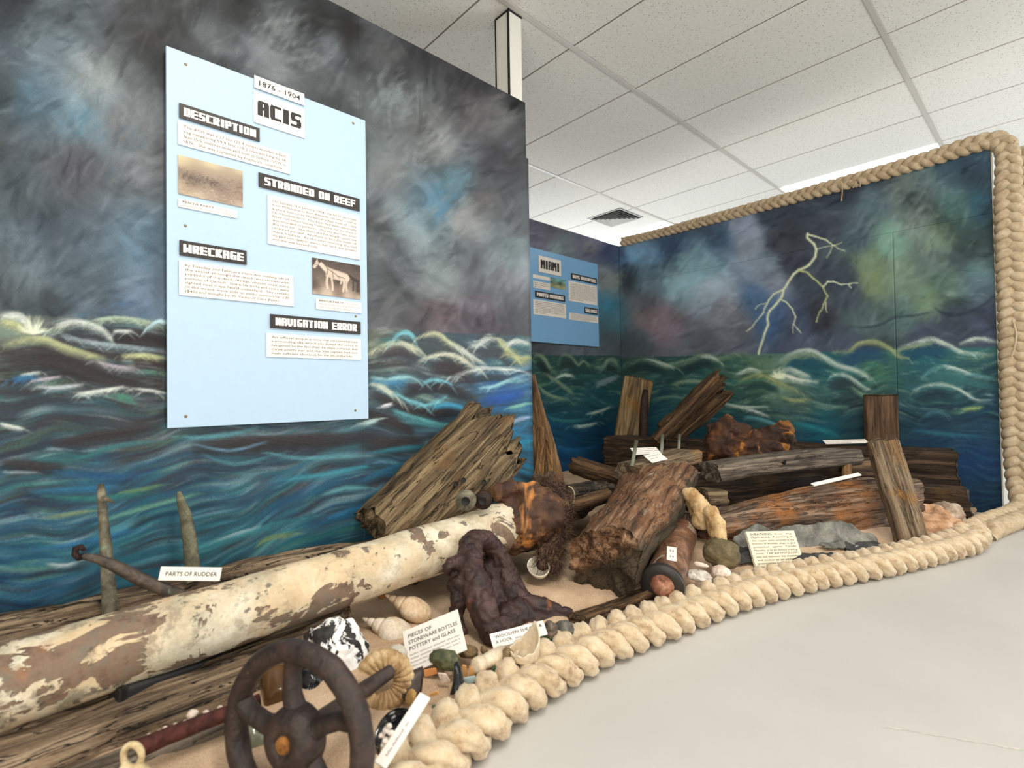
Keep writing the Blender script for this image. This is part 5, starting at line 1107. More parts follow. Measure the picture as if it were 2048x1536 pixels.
tagmesh('ring_fitting', me, m_rock('bone_cream', srgb(160, 136, 96), srgb(206, 186, 146), srgb(226, 212, 180), 30), 'cream ring-headed fitting at the bottom left edge of the sand', 'fitting')
SH = m_rock('shell_pink', srgb(200, 170, 150), srgb(232, 214, 200), srgb(245, 238, 230), 40, srgb(214, 150, 90), .66, .3, .6)
ORD = ['first', 'second', 'third', 'fourth', 'fifth', 'sixth', 'seventh', 'eighth', 'ninth', 'tenth']; SX = [385, 372, 456, 440, 470, 318, 330, 412, 298, 350]
for i, (x, y, D, s) in enumerate(((385, 1424, 1.16, .014), (372, 1440, 1.15, .008), (456, 1400, 1.25, .013), (440, 1412, 1.22, .008), (470, 1392, 1.27, .012), (318, 1460, 1.11, .007), (330, 1452, 1.12, .006), (412, 1420, 1.2, .007), (298, 1466, 1.1, .005), (350, 1446, 1.14, .006))):
    rock('shell_bit', '%s small pinkish shell fragment from the wheel along the iron rod' % ORD[sorted(SX, reverse=True).index(x)], 'shell', W(x, y+4, D), (s, s*.8, s*.6), SH, 40+i, .3, 1.8, (0, 0, i), 3, group='shell fragments beside the rod')

# ---- copper rudder fittings standing behind the pipe
e = empty('rudder_bolt', W(220, 1240, 1.38), 'upright greenish metal bolt with a small barb near its tip behind the pipe', 'rudder bolt')
me = tube_me('shaft', [W(223, 1290, 1.36), W(219, 1200, 1.38), W(212, 1100, 1.41), W(206, 1030, 1.42), W(203, 985, 1.43), W(202, 968, 1.43)], [.018, .017, .014, .0115, .010, .007], 16, .001, 1, 40, up=CF); link('shaft', me, COPPER, e, True, local(me))
me = tube_me('barb', [W(207, 998, 1.42), W(217, 1000, 1.41), W(228, 1005, 1.41)], [.010, .006, .002], 8); link('barb', me, COPPER, e, True, local(me))
me = tube_me('spike', [W(387, 1165, 1.52), W(384, 1130, 1.54), W(379, 1080, 1.56), W(371, 1030, 1.58), W(362, 1000, 1.59), W(357, 985, 1.60)], [.021, .022, .022, .019, .014, .007], 12, .003, 4, 30, flat=.6, up=CF)
tagmesh('rudder_spike', me, m_rock('verdigris', srgb(58, 54, 44), srgb(94, 92, 74), srgb(126, 122, 98), 24, srgb(150, 170, 140), .58, .6, .6), 'thick pointed green-crusted spike standing behind the rudder card', 'rudder spike')
e = empty('bent_bolt', W(260, 1150, 1.36), 'dark bent metal bolt with a curled tip crossing the upright bolt', 'rudder bolt')
me = tube_me('shaft', [W(165, 1112, 1.30), W(190, 1116, 1.31), W(230, 1132, 1.32), W(280, 1158, 1.34), W(325, 1178, 1.36), W(372, 1192, 1.38)], [.007, .0105, .0145, .0165, .016, .012], 14, .0012, 2, 30); link('shaft', me, COPPER_D, e, True, local(me))
me = tube_me('curled_tip', [W(168, 1112, 1.30), W(158, 1116, 1.30), W(150, 1108, 1.30), W(152, 1097, 1.30), W(162, 1094, 1.30), W(168, 1100, 1.295)], [.008, .008, .008, .008, .007, .005], 8, up=CF); link('curled_tip', me, RUST_DARK, e, True, local(me))

# ---- spoked wheel
hub = W(592, 1474, .985); back = unit(W(768, 1352, 1.24)-hub)
e1 = unit(np.cross(back, (0, 0, 1))); e2 = np.cross(e1, back); RW_ = .156
ew = empty('spoked_wheel', (hub[0], hub[1], 0), 'dark rusted iron spoked hand wheel standing in the sand at the front', 'wheel')
def tor(R_, r_, n=90, na=22, nz=.0035, sd=0, org=hub):
    t = np.linspace(0, 2*np.pi, n, endpoint=False); p = np.linspace(0, 2*np.pi, na, endpoint=False)
    rr = R_+r_*np.cos(p)[None]; V = org+e1*(rr*np.cos(t)[:, None])[..., None]+e2*(rr*np.sin(t)[:, None])[..., None]+back*(r_*1.05*np.sin(p)[None]+0*t[:, None])[..., None]
    V = V+nz*fbm(V*42, sd, 3)[..., None]*unit(e1+e2); return V.reshape(-1, 3), gridF(n, na, True, True)
me = meshnp('rim', *tor(RW_, .0215)); link('rim', me, WHEEL, ew, True, local(me))
for q in range(5):
    a = R(94+72*q); d = e1*math.cos(a)+e2*math.sin(a); s = -e1*math.sin(a)+e2*math.cos(a)
    me = tube_me('spoke', [hub+d*.03+back*.004, hub+d*.075+s*.010, hub+d*.115+s*.010, hub+d*(RW_-.004)], [.023, .018, .0175, .0205], 14, .002, q, 30, up=tuple(back)); link('spoke', me, WHEEL, ew, True, local(me))
prof = [(.0, -.030), (.016, -.030), (.020, -.029), (.022, -.034), (.038, -.034), (.055, -.026), (.060, -.01), (.060, .016), (.045, .026), (0, .026)]
me = lathe('hub', prof, 40, .03, 2); fr = M3(hub, e1, e2, back)
hb = link('hub', me, WHEEL, ew, True, fr)
me = lathe('boss', [(0, -.0375), (.009, -.038), (.015, -.0355), (.017, -.026)], 24, .08, 5, nf=50); me.transform(Matrix.Identity(4)); link('boss', me, ORANGE_RUST, hb, True, fr)['label'] = 'orange rusted hub centre'
me = tube_me('spindle', [hub+back*.02, hub+back*.12, hub+back*.22, hub+back*.30], [.020, .019, .018, .016], 16, .0015, 3, 30, up=tuple(e2)); link('spindle', me, WHEEL, ew, True, local(me))

# ---- things in the sand around the wheel
GL_AMB = NB('amber_glass').m; b_ = GL_AMB.node_tree.nodes['Principled BSDF']; b_.inputs['Base Color'].default_value = srgb(84, 56, 28); b_.inputs['Roughness'].default_value = .25
GL_BLK = NB('black_glass').m; b_ = GL_BLK.node_tree.nodes['Principled BSDF']; b_.inputs['Base Color'].default_value = srgb(18, 20, 24); b_.inputs['Roughness'].default_value = .12
GL_GRN = NB('green_glass').m; b_ = GL_GRN.node_tree.nodes['Principled BSDF']; b_.inputs['Base Color'].default_value = srgb(70, 112, 88); b_.inputs['Roughness'].default_value = .2; b_.inputs['Transmission Weight'].default_value = .35
GL_CLR = NB('pale_glass').m; b_ = GL_CLR.node_tree.nodes['Principled BSDF']; b_.inputs['Base Color'].default_value = srgb(196, 204, 186); b_.inputs['Roughness'].default_value = .1; b_.inputs['Transmission Weight'].default_value = .75
STONEW = m_rock('stoneware_cream', srgb(202, 184, 156), srgb(222, 206, 180), srgb(232, 220, 198), 12, None, .5, .1, .35, spec=.5)
def bottle(name, label, cat, A, B, r, m, prof=None, broken=0):
    A, B = np.array(A), np.array(B); L = np.linalg.norm(B-A); ez = (B-A)/L; ex = unit(np.cross((0, 0, 1), ez)); fr = M3(A, ex, np.cross(ez, ex), ez)
    pr = prof or [(0, .004), (.8, .0), (1, .06), (1, .7), (.7, .82), (.42, .88), (.40, 1.0), (.3, 1.0), (.3, .86), (.6, .78), (.9, .7), (.9, .08), (0, .05)]
    pr = [(a*r, b*L) for a, b in pr]
    cut = (lambda c: (c[:, 2] > L*(.55+.12*np.sin(np.arctan2(c[:, 1], c[:, 0])*3+1)))) if broken else None
    me = lathe(name, pr, 36, .01, 3, cut=cut); o = link(name, me, m, None, True, fr); return props(o, label, cat)
bottle('broken_bottle', 'dark blue-black glass bottle base lying behind the wheel spokes', 'bottle', W(600, 1372, 1.30), W(668, 1365, 1.42), .040, GL_BLK, broken=1)
bottle('broken_bottle', 'brown amber bottle piece seen between the upper wheel spokes', 'bottle', W(560, 1405, 1.24), W(548, 1335, 1.36), .034, GL_AMB, broken=1)
bottle('broken_bottle', 'clear greenish glass bottle base seen through the left of the wheel', 'bottle', W(508, 1500, 1.10), W(500, 1445, 1.16), .034, GL_CLR, broken=1)
k = NB('black_white_coral'); v = k.coord(); a = k.noise(v, 16, 5, .65, .6)
k.l(k.mix(k.ramp(a, bw(.46, .485)), srgb(34, 31, 30), srgb(244, 242, 240)), k.b.inputs['Base Color']); k.b.inputs['Roughness'].default_value = .6; k.bump(a, 1.0, .01)
rock('coral_rock', 'black rock daubed with bright white behind the spoked wheel', 'rock', W(668, 1302, 1.43), (.092, .085, .085), k.m, 4, .4, 1.5, (.2, .3, .4), 5, .12)
# ribbed fossil-like ring
def ribbed(c, R_, r_, name, label, cat, m, u, v_, a0, a1, ribs, sd):
    n = ribs*8; t = np.linspace(a0, a1, n); p = np.linspace(0, 2*np.pi, 20, endpoint=False); w_ = np.cross(u, v_)
    rib = 1+.17*np.abs(np.cos(t*ribs/(a1-a0)*np.pi))[:, None]**.6; sz = np.interp(t, [a0, a0+.8, a1], [.62, .9, 1.12])[:, None]
    cr = np.cos(p)[None]; sr = np.sin(p)[None]; rr = r_*rib*sz/((np.abs(cr)**3+np.abs(sr)**3)**(1/3))
    V = c+u*((R_+rr*cr)*np.cos(t)[:, None])[..., None]+v_*((R_+rr*cr)*np.sin(t)[:, None])[..., None]+w_*(rr*sr*.9)[..., None]
    V = V+(.0035*fbm(V*45, sd, 3))[..., None]*(u+v_)
    V2 = V.reshape(-1, 3); V2 = np.vstack([V2, V[0].mean(0), V[-1].mean(0)]); F = [tuple(f) for f in gridF(n, 20, cv=True)]; j = np.arange(20)
    F += [(len(V2)-2, int((q+1) % 20), int(q)) for q in j]+[(len(V2)-1, int((n-1)*20+q), int((n-1)*20+(q+1) % 20)) for q in j]
    return tagmesh(name, meshnp(name, V2, F), m, label, cat)
fu = unit(CR*.93+CF*.35); fv = unit(CU+CF*.3-fu*((CU+CF*.3)@fu))
ribbed(W(768, 1362, 1.30), .048, .0225, 'ribbed_fossil', 'tan ribbed ring-shaped fossil standing in the sand right of the wheel', 'fossil', m_rock('fossil_tan', srgb(92, 62, 34), srgb(178, 146, 104), srgb(218, 196, 158), 16, srgb(196, 140, 62), .58, .6, .7), fu, fv, -2.5, 2.6, 19, 4)
rock('matrix_rock', 'small pale crusty stone in the throat of the ribbed fossil', 'rock', W(752, 1352, 1.31), (.018, .015, .020), SH, 71, .4, 2, sub=3)
def shard(name, label, cat, pts, D, th, m, bulge=0.0, group=None):
    """thin broken piece: outline given at the photo's scale, its own depth and thickness"""
    c = np.mean([p for p in pts], 0); w = [np.array(W(x, y, (D if np.isscalar(D) else D[i]))) for i, (x, y) in enumerate(pts)]
    cw = np.mean(w, 0); nrm = unit(np.cross(w[1]-w[0], w[2]-w[0])); nrm = nrm if nrm@CF < 0 else -nrm
    n = len(w); V = [cw+nrm*(bulge+th/2)]+[p+nrm*th/2 for p in w]+[(p*.5+cw*.5)+nrm*(bulge*.8+th/2) for p in w]; o2 = len(V)
    V += [v-nrm*th for v in V]; F = []
    for i in range(n):
        j = (i+1) % n; F += [(1+i, 1+j, 1+n+j, 1+n+i), (1+n+i, 1+n+j, 0), (o2+1+j, o2+1+i, o2+1+n+i, o2+1+n+j), (o2+1+n+j, o2+1+n+i, o2), (1+j, 1+i, o2+1+i, o2+1+j)]
    me = meshnp(name, V, F); bm = bmesh.new(); bm.from_mesh(me); bmesh.ops.recalc_face_normals(bm, faces=bm.faces[:]); bm.to_mesh(me); bm.free()
    return tagmesh(name, me, m, label, cat, group, smooth=bulge > 0)
BROWN_GL = m_plain('brown_glaze', srgb(58, 44, 38), .35)
shard('stoneware_shard', 'dark brown notched pottery shard right of the ribbed fossil', 'shard', [(806, 1330), (822, 1342), (846, 1332), (847, 1352), (842, 1392), (816, 1408), (800, 1390)], [1.33, 1.33, 1.34, 1.33, 1.30, 1.28, 1.29], .008, BROWN_GL, .006)
shard('glass_shard', 'purple-brown curved shard behind the ribbed fossil', 'shard', [(790, 1305), (812, 1316), (826, 1338), (812, 1345), (800, 1330)], 1.36, .006, BROWN_GL, .006)
rock('ochre_stone', 'narrow ochre stone under the end of the narrow white card', 'rock', W(822, 1395, 1.25), (.012, .012, .026), m_rock('ochre', srgb(130, 98, 50), srgb(176, 140, 84), srgb(200, 170, 120), 20), 33, .3, 1.5, (0, .5, 0), 3)
rock('dome_pebble', 'smooth pale grey pebble beside the stoneware card', 'pebble', W(793, 1312, 1.44), (.030, .03, .030), m_rock('pebble_grey', srgb(170, 160, 146), srgb(196, 188, 176), srgb(212, 206, 196), 10, None, .5, .1, .6), 3, .1, 1, sub=3)
# dish
dc = W(794, 1466, 1.17); dn = unit(np.array([.25, -.55, .8])); dx = unit(np.cross((0, 1, 0), dn)); fr = M3(dc, dx, np.cross(dn, dx), dn)
me = lathe('dish', [(0, -.004), (.030, -.004), (.042, .003), (.047, .010), (.049, .010), (.050, .007), (.044, -.002), (.032, -.010), (0, -.010)], 48); o = link('dish', me, GL_BLK, None, True, fr); props(o, 'shallow black glass dish half under the narrow white card', 'dish')
WHITE_CORAL = m_rock('white_coral', srgb(210, 190, 175), srgb(238, 230, 222), srgb(250, 248, 245), 40)
for i, (x, y, s) in enumerate(((772, 1460, .008), (778, 1452, .007), (764, 1470, .007), (770, 1480, .008), (782, 1466, .007), (766, 1490, .006))):
    rock('coral_bit', '%s tiny white coral piece from the top in the black dish' % ORD[sorted([1460, 1452, 1470, 1480, 1466, 1490]).index(y)], 'coral', W(x, y, 1.10), (s, s*.8, s*.8), WHITE_CORAL, 50+i, .4, 2, (i, 0, i), 3, group='coral bits in the dish')

# ---- conch shells
def conch(label, A, B, R_, m, sd, name='sea_shell'):
    A, B = np.array(A), np.array(B); L = np.linalg.norm(B-A); ez = (B-A)/L; ex = unit(np.cross((0, 0, 1), ez)); fr = M3(A, ex, np.cross(ez, ex), ez)
    pr = [(0, 0), (.10, .03), (.16, .09), (.14, .11), (.26, .15), (.32, .21), (.29, .235), (.46, .28), (.60, .37), (.57, .40), (.80, .46), (.98, .56), (1.0, .68), (.90, .80), (.70, .90), (.42, .97), (.0, 1.0)]
    t = np.linspace(0, len(pr)-1, 90); pr = np.array(pr); pr = np.stack([np.interp(t, np.arange(len(pr)), pr[:, 0])*R_, np.interp(t, np.arange(len(pr)), pr[:, 1])*L], 1)
    me = lathe(name, pr, 48, .05, sd, 1, .86, nf=14); o = link(name, me, m, None, True, fr); return props(o, label, 'sea shell')
SHELL_A = m_rock('shell_peach', srgb(196, 160, 124), srgb(222, 196, 164), srgb(236, 222, 200), 14, srgb(230, 168, 96), .56, .4, .6)
SHELL_B = m_rock('shell_chalk', srgb(206, 186, 160), srgb(228, 214, 194), srgb(238, 232, 222), 14, srgb(190, 186, 182), .6, .4, .6)
conch('peach tinted whorled sea shell under the pipe near the hook', W(768, 1188, 1.74), W(862, 1236, 1.70), .043, SHELL_A, 3)
conch('chalky whorled sea shell left of the stoneware card', W(724, 1236, 1.64), W(824, 1280, 1.60), .047, SHELL_B, 6)
rock('orange_pebble', 'small orange pebble under the pipe above the shells', 'pebble', W(765, 1190, 1.74), (.014, .014, .014), ORANGE_RUST, 9, .3, 1.5, sub=3)

# ---- shards and small stones along the rope
GSTONE = m_rock('green_stone', srgb(44, 46, 34), srgb(84, 88, 62), srgb(126, 124, 92), 20, srgb(150, 140, 104), .62, .6, .6)
BSTONE = m_rock('brown_stone', srgb(70, 56, 38), srgb(120, 100, 70), srgb(156, 136, 102), 20)
rock('green_stone', 'larger mossy green stone in front of the stoneware card', 'stone', W(890, 1320, 1.42), (.048, .03, .026), GSTONE, 5, .3, 1.4, (0, .1, .5), 4, .1)
rock('green_stone', 'small flat olive stone between the two low cards', 'stone', W(936, 1303, 1.48), (.030, .022, .018), BSTONE, 8, .25, 1.4, (0, 0, .4), 4, .1)
rock('tiny_stone', 'tiny brown stone left of the WOODEN SHEAVE card', 'stone', W(968, 1300, 1.48), (.012, .010, .012), BSTONE, 81, .25, 1.4, sub=3)
rock('amber_stone', 'amber brown stone between the clay bottle neck and the crucible', 'stone', W(1014, 1312, 1.47), (.020, .020, .022), BSTONE, 18, .2, 1.4, sub=3)
bottle('bottle_neck', 'cream clay bottle neck lying on the sand by the rope', 'bottle', W(950, 1332, 1.39), W(1004, 1308, 1.49), .022, STONEW, prof=[(0, 0), (.6, 0), (.85, .02), (.92, .08), (.92, .22), (.8, .26), (.84, .34), (1.0, .60), (1.04, 1.0), (.8, 1.0), (.7, .5), (.55, .1), (0, .1)])
cc_ = W(1050, 1318, 1.47)
th_ = np.linspace(0, 2*np.pi, 96, endpoint=False); Hh = np.interp(np.degrees(th_), [0, 47, 75, 100, 125, 160, 230, 300, 340, 360], [.040, .066, .094, .090, .056, .036, .028, .026, .034, .040])+.0025*np.sin(th_*9)
rows = [(.0, 0, 0), (.030, 0, 0), (.037, 0, .05), (.040, 0, .10)]+[(.040+.004*t, 1, t) for t in np.linspace(.15, 1, 9)]+[(.0395, 1, t) for t in np.linspace(1, .2, 8)]+[(.030, 0, .08), (0, 0, .08)]
V = np.array([[(r_*math.cos(a), r_*math.sin(a), (h_*t if f_ else t*.05)) for a, h_ in zip(th_, Hh)] for r_, f_, t in rows]); me = meshnp('crucible', V.reshape(-1, 3), gridF(len(rows), 96, cv=True)[:, ::-1].copy())
fr = Matrix.Translation(Vector(cc_)); o = link('crucible', me, STONEW, None, True, fr); props(o, 'broken cream stoneware cup with a jagged rim in front of the sheave card', 'cup')
shard('black_shard', 'tall pointed black glass bottle shard standing by the rope', 'shard', [(908, 1326), (914, 1322), (926, 1352), (930, 1384), (918, 1388), (900, 1388), (906, 1362)], [1.34, 1.34, 1.34, 1.31, 1.30, 1.30, 1.32], .008, GL_BLK, .010)
OCH = m_plain('ochre_clay', srgb(214, 160, 96), .6)
for i, (pts, lb, m) in enumerate((([(925, 1330), (933, 1332), (936, 1356), (929, 1358)], 'left yellow clay pipe-stem piece beside the black shard', OCH), ([(938, 1332), (950, 1340), (954, 1360), (940, 1358)], 'right yellow clay piece beside the bottle neck', OCH),
                              ([(848, 1340), (872, 1336), (875, 1346), (850, 1353)], 'flat orange clay shard right of the brown pottery shard', m_plain('orange_clay', srgb(232, 158, 96), .6)), ([(858, 1388), (874, 1382), (878, 1387), (862, 1392)], 'small orange chip on the sand above the narrow card', OCH),
                              ([(888, 1338), (902, 1336), (904, 1348), (892, 1350)], 'white china chip left of the black shard', SH), ([(876, 1346), (892, 1348), (900, 1362), (884, 1366)], 'pale grey china chip on the sand by the black shard', SH),
                              ([(928, 1356), (950, 1352), (954, 1362), (932, 1368)], 'pale blue china chip at the rope edge', m_plain('blue_china', srgb(170, 196, 200), .3)), ([(942, 1310), (952, 1306), (956, 1320), (946, 1324)], 'pale green glass chip above the clay bottle neck', GL_GRN),
                              ([(984, 1336), (1008, 1326), (1012, 1340), (990, 1348)], 'green glass chip below the clay bottle neck', GL_GRN), ([(1080, 1272), (1104, 1266), (1110, 1274), (1092, 1290), (1080, 1292)], 'green glass shard right of the broken cup', GL_GRN), ([(864, 1412), (880, 1408), (882, 1414), (866, 1420)], 'dark green chip beside the narrow white card', GL_GRN))):
    D0 = .755*FPX/(np.mean([p[1] for p in pts])-789); shard('shard', lb, 'shard', pts, D0, .006, m, .0)
rock('striped_stone', 'dark grey striated stone at the rope beside the sheave card', 'stone', W(1128, 1258, 1.63), (.035, .03, .026), m_rock('slate_grey', srgb(58, 56, 52), srgb(100, 98, 90), srgb(142, 140, 130), 20), 12, .3, 1.6, (.3, 0, .3), 4, .15)
rock('striped_stone', 'grey-brown stone touching the right edge of the sheave card', 'stone', W(1100, 1258, 1.60), (.024, .022, .026), m_rock('slate_brown', srgb(58, 48, 42), srgb(100, 88, 78), srgb(150, 136, 122), 20), 14, .3, 1.6, (.3, 0, .3), 4, .15)

# ---- the hook: big gnarled arch of dark iron-stained wood
me = fuse('hook', [
    [(W(985, 1268, 1.60), .040), (W(968, 1228, 1.62), .050), (W(955, 1180, 1.68), .050), (W(942, 1130, 1.74), .048), (W(940, 1095, 1.80), .045), (W(962, 1078, 1.86), .042), (W(990, 1100, 1.90), .040), (W(1008, 1140, 1.90), .044), (W(1025, 1185, 1.86), .052), (W(1048, 1215, 1.82), .050), (W(1090, 1215, 1.82), .034), (W(1134, 1226, 1.82), .022)],
    [(W(1060, 1238, 1.76), .040), (W(1100, 1238, 1.78), .028), (W(1136, 1234, 1.80), .016)],
    [(W(1000, 1255, 1.66), .040), (W(1020, 1235, 1.72), .050), (W(1040, 1225, 1.76), .050)],
    [(W(975, 1130, 1.90), .030), (W(985, 1180, 1.86), .034), (W(1000, 1225, 1.78), .034)],
    [(W(915, 1125, 1.74), .030), (W(897, 1130, 1.72), .022), (W(895, 1145, 1.72), .016)], [(W(925, 1165, 1.70), .032), (W(905, 1172, 1.70), .022)], [(W(920, 1200, 1.68), .030), (W(915, 1240, 1.66), .022), (W(925, 1262, 1.64), .018)]],
    .0065, .013, 16, 6, 2, .007)
eh = tagmesh('wooden_hook', me, WD_PURPLE, 'gnarled dark purple-brown arched hook standing on the sand in front of the pipe end', 'hook')

# ---- leaning, standing and stacked timbers
e = hull('leaning_timber', 'massive split olive-brown timber leaning against the left wall behind the pipe end', 'timber', W(778, 1085, 1.98), W(992, 864, 2.34), .18, .37, WD_OLIVE, 21, up=np.cross(unit(W(992, 862, 2.38)-W(778, 1085, 2.02)), CF), rough=.022, groove=.014, rag=(.05, .13), nx=170, na=72, gf=18, n=3.2, lump=.03, taper=(.95, 1.0))
for i, (x, y) in enumerate(((912, 968), (927, 960), (968, 964))):
    p = W(x, y, 2.02+.0*i); me = tube_me('bolt_hole', [W(x, y, 2.16), W(x, y, 2.04)], .010, 12); link('bolt_hole', me, M_DARK, e, True, local(me))
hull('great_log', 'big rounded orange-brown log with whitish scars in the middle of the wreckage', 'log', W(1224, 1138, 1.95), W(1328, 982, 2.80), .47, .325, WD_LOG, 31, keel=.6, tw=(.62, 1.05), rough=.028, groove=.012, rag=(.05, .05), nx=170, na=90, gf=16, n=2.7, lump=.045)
# copper-bolt cylinder
A0, A1 = W(1324, 1172, 1.93), W(1364, 1060, 2.42)
ec = empty('bolt_cylinder', A0-np.array([0, 0, .08]), 'brown metal cylinder with a black flange lying on the sand with a small white tag', 'cylinder')
CYL = m_rock('cylinder_bronze', srgb(56, 40, 30), srgb(112, 78, 58), srgb(160, 122, 96), 16, srgb(170, 160, 148), .64, .7, .45, spec=.5)
ax = unit(A1-A0); L = np.linalg.norm(A1-A0)
me = tube_me('body', [A0+ax*.02, A0+ax*.1, A0+ax*.25, A0+ax*(L-.06), A0+ax*(L-.02), A0+ax*L], [.070, .072, .072, .074, .066, .050], 40, .004, 5, 22); link('body', me, CYL, ec, True, local(me))
ex = unit(np.cross((0, 0, 1), ax)); fr = M3(A0, ex, np.cross(ax, ex), ax)
me = lathe('flange', [(.045, .0), (.079, -.004), (.081, .0), (.081, .022), (.074, .026), (.070, .03)], 48, .01, 2); fl = link('flange', me, m_plain('flange_black', srgb(46, 42, 40), .45), ec, True, fr); fl['label'] = 'black flange ring'
me = lathe('core', [(0, -.030), (.020, -.032), (.034, -.020), (.042, .002), (.048, .006)], 30, .15, 6, nf=30); link('core', me, m_rock('core_copper', srgb(80, 52, 40), srgb(150, 100, 78), srgb(196, 150, 126), 24), ec, True, fr)['label'] = 'lumpy copper-brown core'
card3('small white tag lying along the metal cylinder', (1334, 1092, 2.06), (1353, 1095, 2.05), (1325, 1118, 1.99), .002, (), (.3, .12, .45, .76), rows=2, seed=44, name='tag')
# flat slats by the log
hull('slat', 'brown slat lying between the great log and the cylinder flange', 'slat', W(1150, 1238, 1.76), W(1296, 1186, 1.97), .06, .025, WD_BROWN, 41, rough=.005, rag=(.04, .02), nx=60, na=30)
hull('slat', 'dark grey slat lying against the rope below the metal cylinder', 'slat', W(1160, 1258, 1.70), W(1300, 1212, 1.90), .06, .022, WD_DARK, 42, rough=.005, rag=(.05, .02), nx=60, na=30)

# ---- stones
YEL = m_rock('yellow_limestone', srgb(150, 112, 66), srgb(206, 176, 130), srgb(232, 216, 184), 9, srgb(196, 140, 74), .60, .8, .8)
me = fuse('yellow_stone', [[(W(1382, 990, 2.42), .038), (W(1398, 1015, 2.40), .052), (W(1406, 1042, 2.36), .046)], [(W(1418, 1030, 2.38), .03)]], .007, .022, 14, 3, 1, .006); tagmesh('yellow_stone', me, YEL, 'upper pale yellow stone leaning on the end of the great log', 'stone')
me = fuse('yellow_stone', [[(W(1422, 1025, 2.30), .038), (W(1432, 1048, 2.27), .048), (W(1440, 1075, 2.24), .036), (W(1450, 1098, 2.2), .018)]], .007, .022, 14, 8, 1, .006); tagmesh('yellow_stone', me, YEL, 'lower yellow stone resting on the round mottled stone', 'stone')
rock('round_stone', 'rounded olive-grey stone on the sand left of the SHEATHING card', 'stone', W(1443, 1108, 2.17), (.078, .07, .060), m_rock('stone_olive', srgb(56, 48, 34), srgb(104, 92, 66), srgb(140, 128, 100), 7, srgb(96, 98, 96), .56, .6, .7), 5, .22, 1.2, (.3, .2, .2), 5, .1)
rock('orange_boulder', 'pale orange and white lumpy rock by the far end of the floor rope', 'rock', W(1866, 1046, 2.85), (.155, .12, .095), m_rock('boulder_orange', srgb(120, 84, 58), srgb(196, 154, 120), srgb(226, 200, 176), 6, srgb(206, 132, 60), .6, .8, .8), 15, .5, 1.6, (0, 0, .75), 5, .15)
rock('boulder_cap', 'white-tipped grey-brown knob of rock beside the low dark beam', 'rock', W(1896, 1026, 2.84), (.072, .06, .062), m_rock('boulder_grey', srgb(110, 90, 74), srgb(170, 148, 128), srgb(226, 216, 206), 8, srgb(236, 234, 232), .62, .7, .7), 19, .4, 1.8, sub=4)
rock('oyster_shell', 'white rough oyster shell on the sand right of the cylinder', 'sea shell', W(1398, 1152, 2.04), (.048, .032, .020), m_rock('oyster', srgb(150, 138, 126), srgb(214, 206, 196), srgb(240, 236, 230), 16), 25, .4, 2.2, (.2, .1, .2), 4, .2)
rock('oyster_shell', 'thin cream shell curl above the white oyster shell', 'sea shell', W(1402, 1130, 2.12), (.030, .008, .010), SH, 27, .3, 1.5, (0, .2, .6), 3)
rock('white_shell', 'cream scallop-like shell half under the rope by the round stone', 'sea shell', W(1442, 1146, 2.10), (.040, .03, .030), SH, 29, .2, 1.5, sub=4)

# ---- main stack on the right
hull('stained_timber', 'thick grey timber with a bright orange stain lying at the front right', 'timber', W(1398, 1062, 2.58), W(1800, 1008, 2.98), .26, .345, WD_MAIN, 51, rough=.018, groove=.012, rag=(.06, .02), nx=190, na=80, gf=16, n=3.6, taper=(.46, 1.0), lump=.015)
hull('front_plank', 'narrow plank with ochre patches leaning across the right end of the stained timber', 'plank', W(1826, 1084, 2.58), W(1764, 882, 2.76), .165, .05, m_wood('wood_patched', srgb(60, 44, 30), srgb(122, 100, 76), srgb(160, 140, 114), patch=srgb(180, 128, 58), patch_amt=.3, patch_scale=7, crack=.7), 52, up=-CF, rough=.006, groove=.004, rag=(.01, .02), nx=90, na=50, n=7)
hull('low_beam', 'dark squared beam lying low at the far right of the stack', 'beam', W(1700, 985, 3.45), W(1932, 1004, 3.14), .2, .19, WD_DARK, 53, rough=.008, groove=.008, rag=(.02, .02), n=6)
hull('long_beam', 'long dark grooved beam lying along the foot of the lightning wall', 'beam', W(1908, 938, 3.34), W(1214, 900, 4.50), .20, .26, WD_DARK, 54, rough=.010, groove=.016, rag=(.015, .03), nx=220, na=70, gf=14, n=6)
hull('upright_plank', 'reddish brown plank standing upright against the lightning wall', 'plank', W(1766, 990, 3.68), W(1761, 790, 3.70), .23, .05, m_wood('wood_reddish', srgb(62, 44, 32), srgb(108, 82, 62), srgb(134, 106, 82), crack=.5), 55, up=-CF, rough=.002, groove=.002, rag=(0, .004), nx=50, na=40, n=9)
gp = hull('curved_plank', 'long curved grey plank with a round hole resting across the stack', 'plank', W(1420, 944, 2.84), W(1700, 912, 3.12), .17, .105, WD_GREY, 56, rough=.006, groove=.006, rag=(.015, .03), bend=.012, nx=140, na=60, n=6)
p = W(1566, 921, 2.90); me = tube_me('hole', [p+np.array([0, 0, -.02]), W(1566, 921, 2.885)], .016, 16, up=(1, 0, 0)); link('hole', me, M_DARK, gp, True, local(me))
hull('rust_plate_block', 'small brown block beside the end of the curved grey plank', 'block', W(1690, 938, 3.18), W(1745, 934, 3.22), .08, .11, WD_BROWN, 57, rough=.006, rag=(.01, .01), nx=30, na=30, n=6)
hull('peg', 'short pale upright peg between the curved plank and the small block', 'peg', W(1693, 955, 3.02), W(1693, 915, 3.04), .05, .03, WD_TAN, 58, up=CF, rough=.002, groove=.002, rag=(.004, .004), nx=20, na=24, n=6)
hull('under_beam', 'dark timber lying under the curved grey plank', 'beam', W(1370, 985, 3.05), W(1720, 960, 3.35), .2, .2, WD_DARK, 59, rough=.012, groove=.01, n=5)
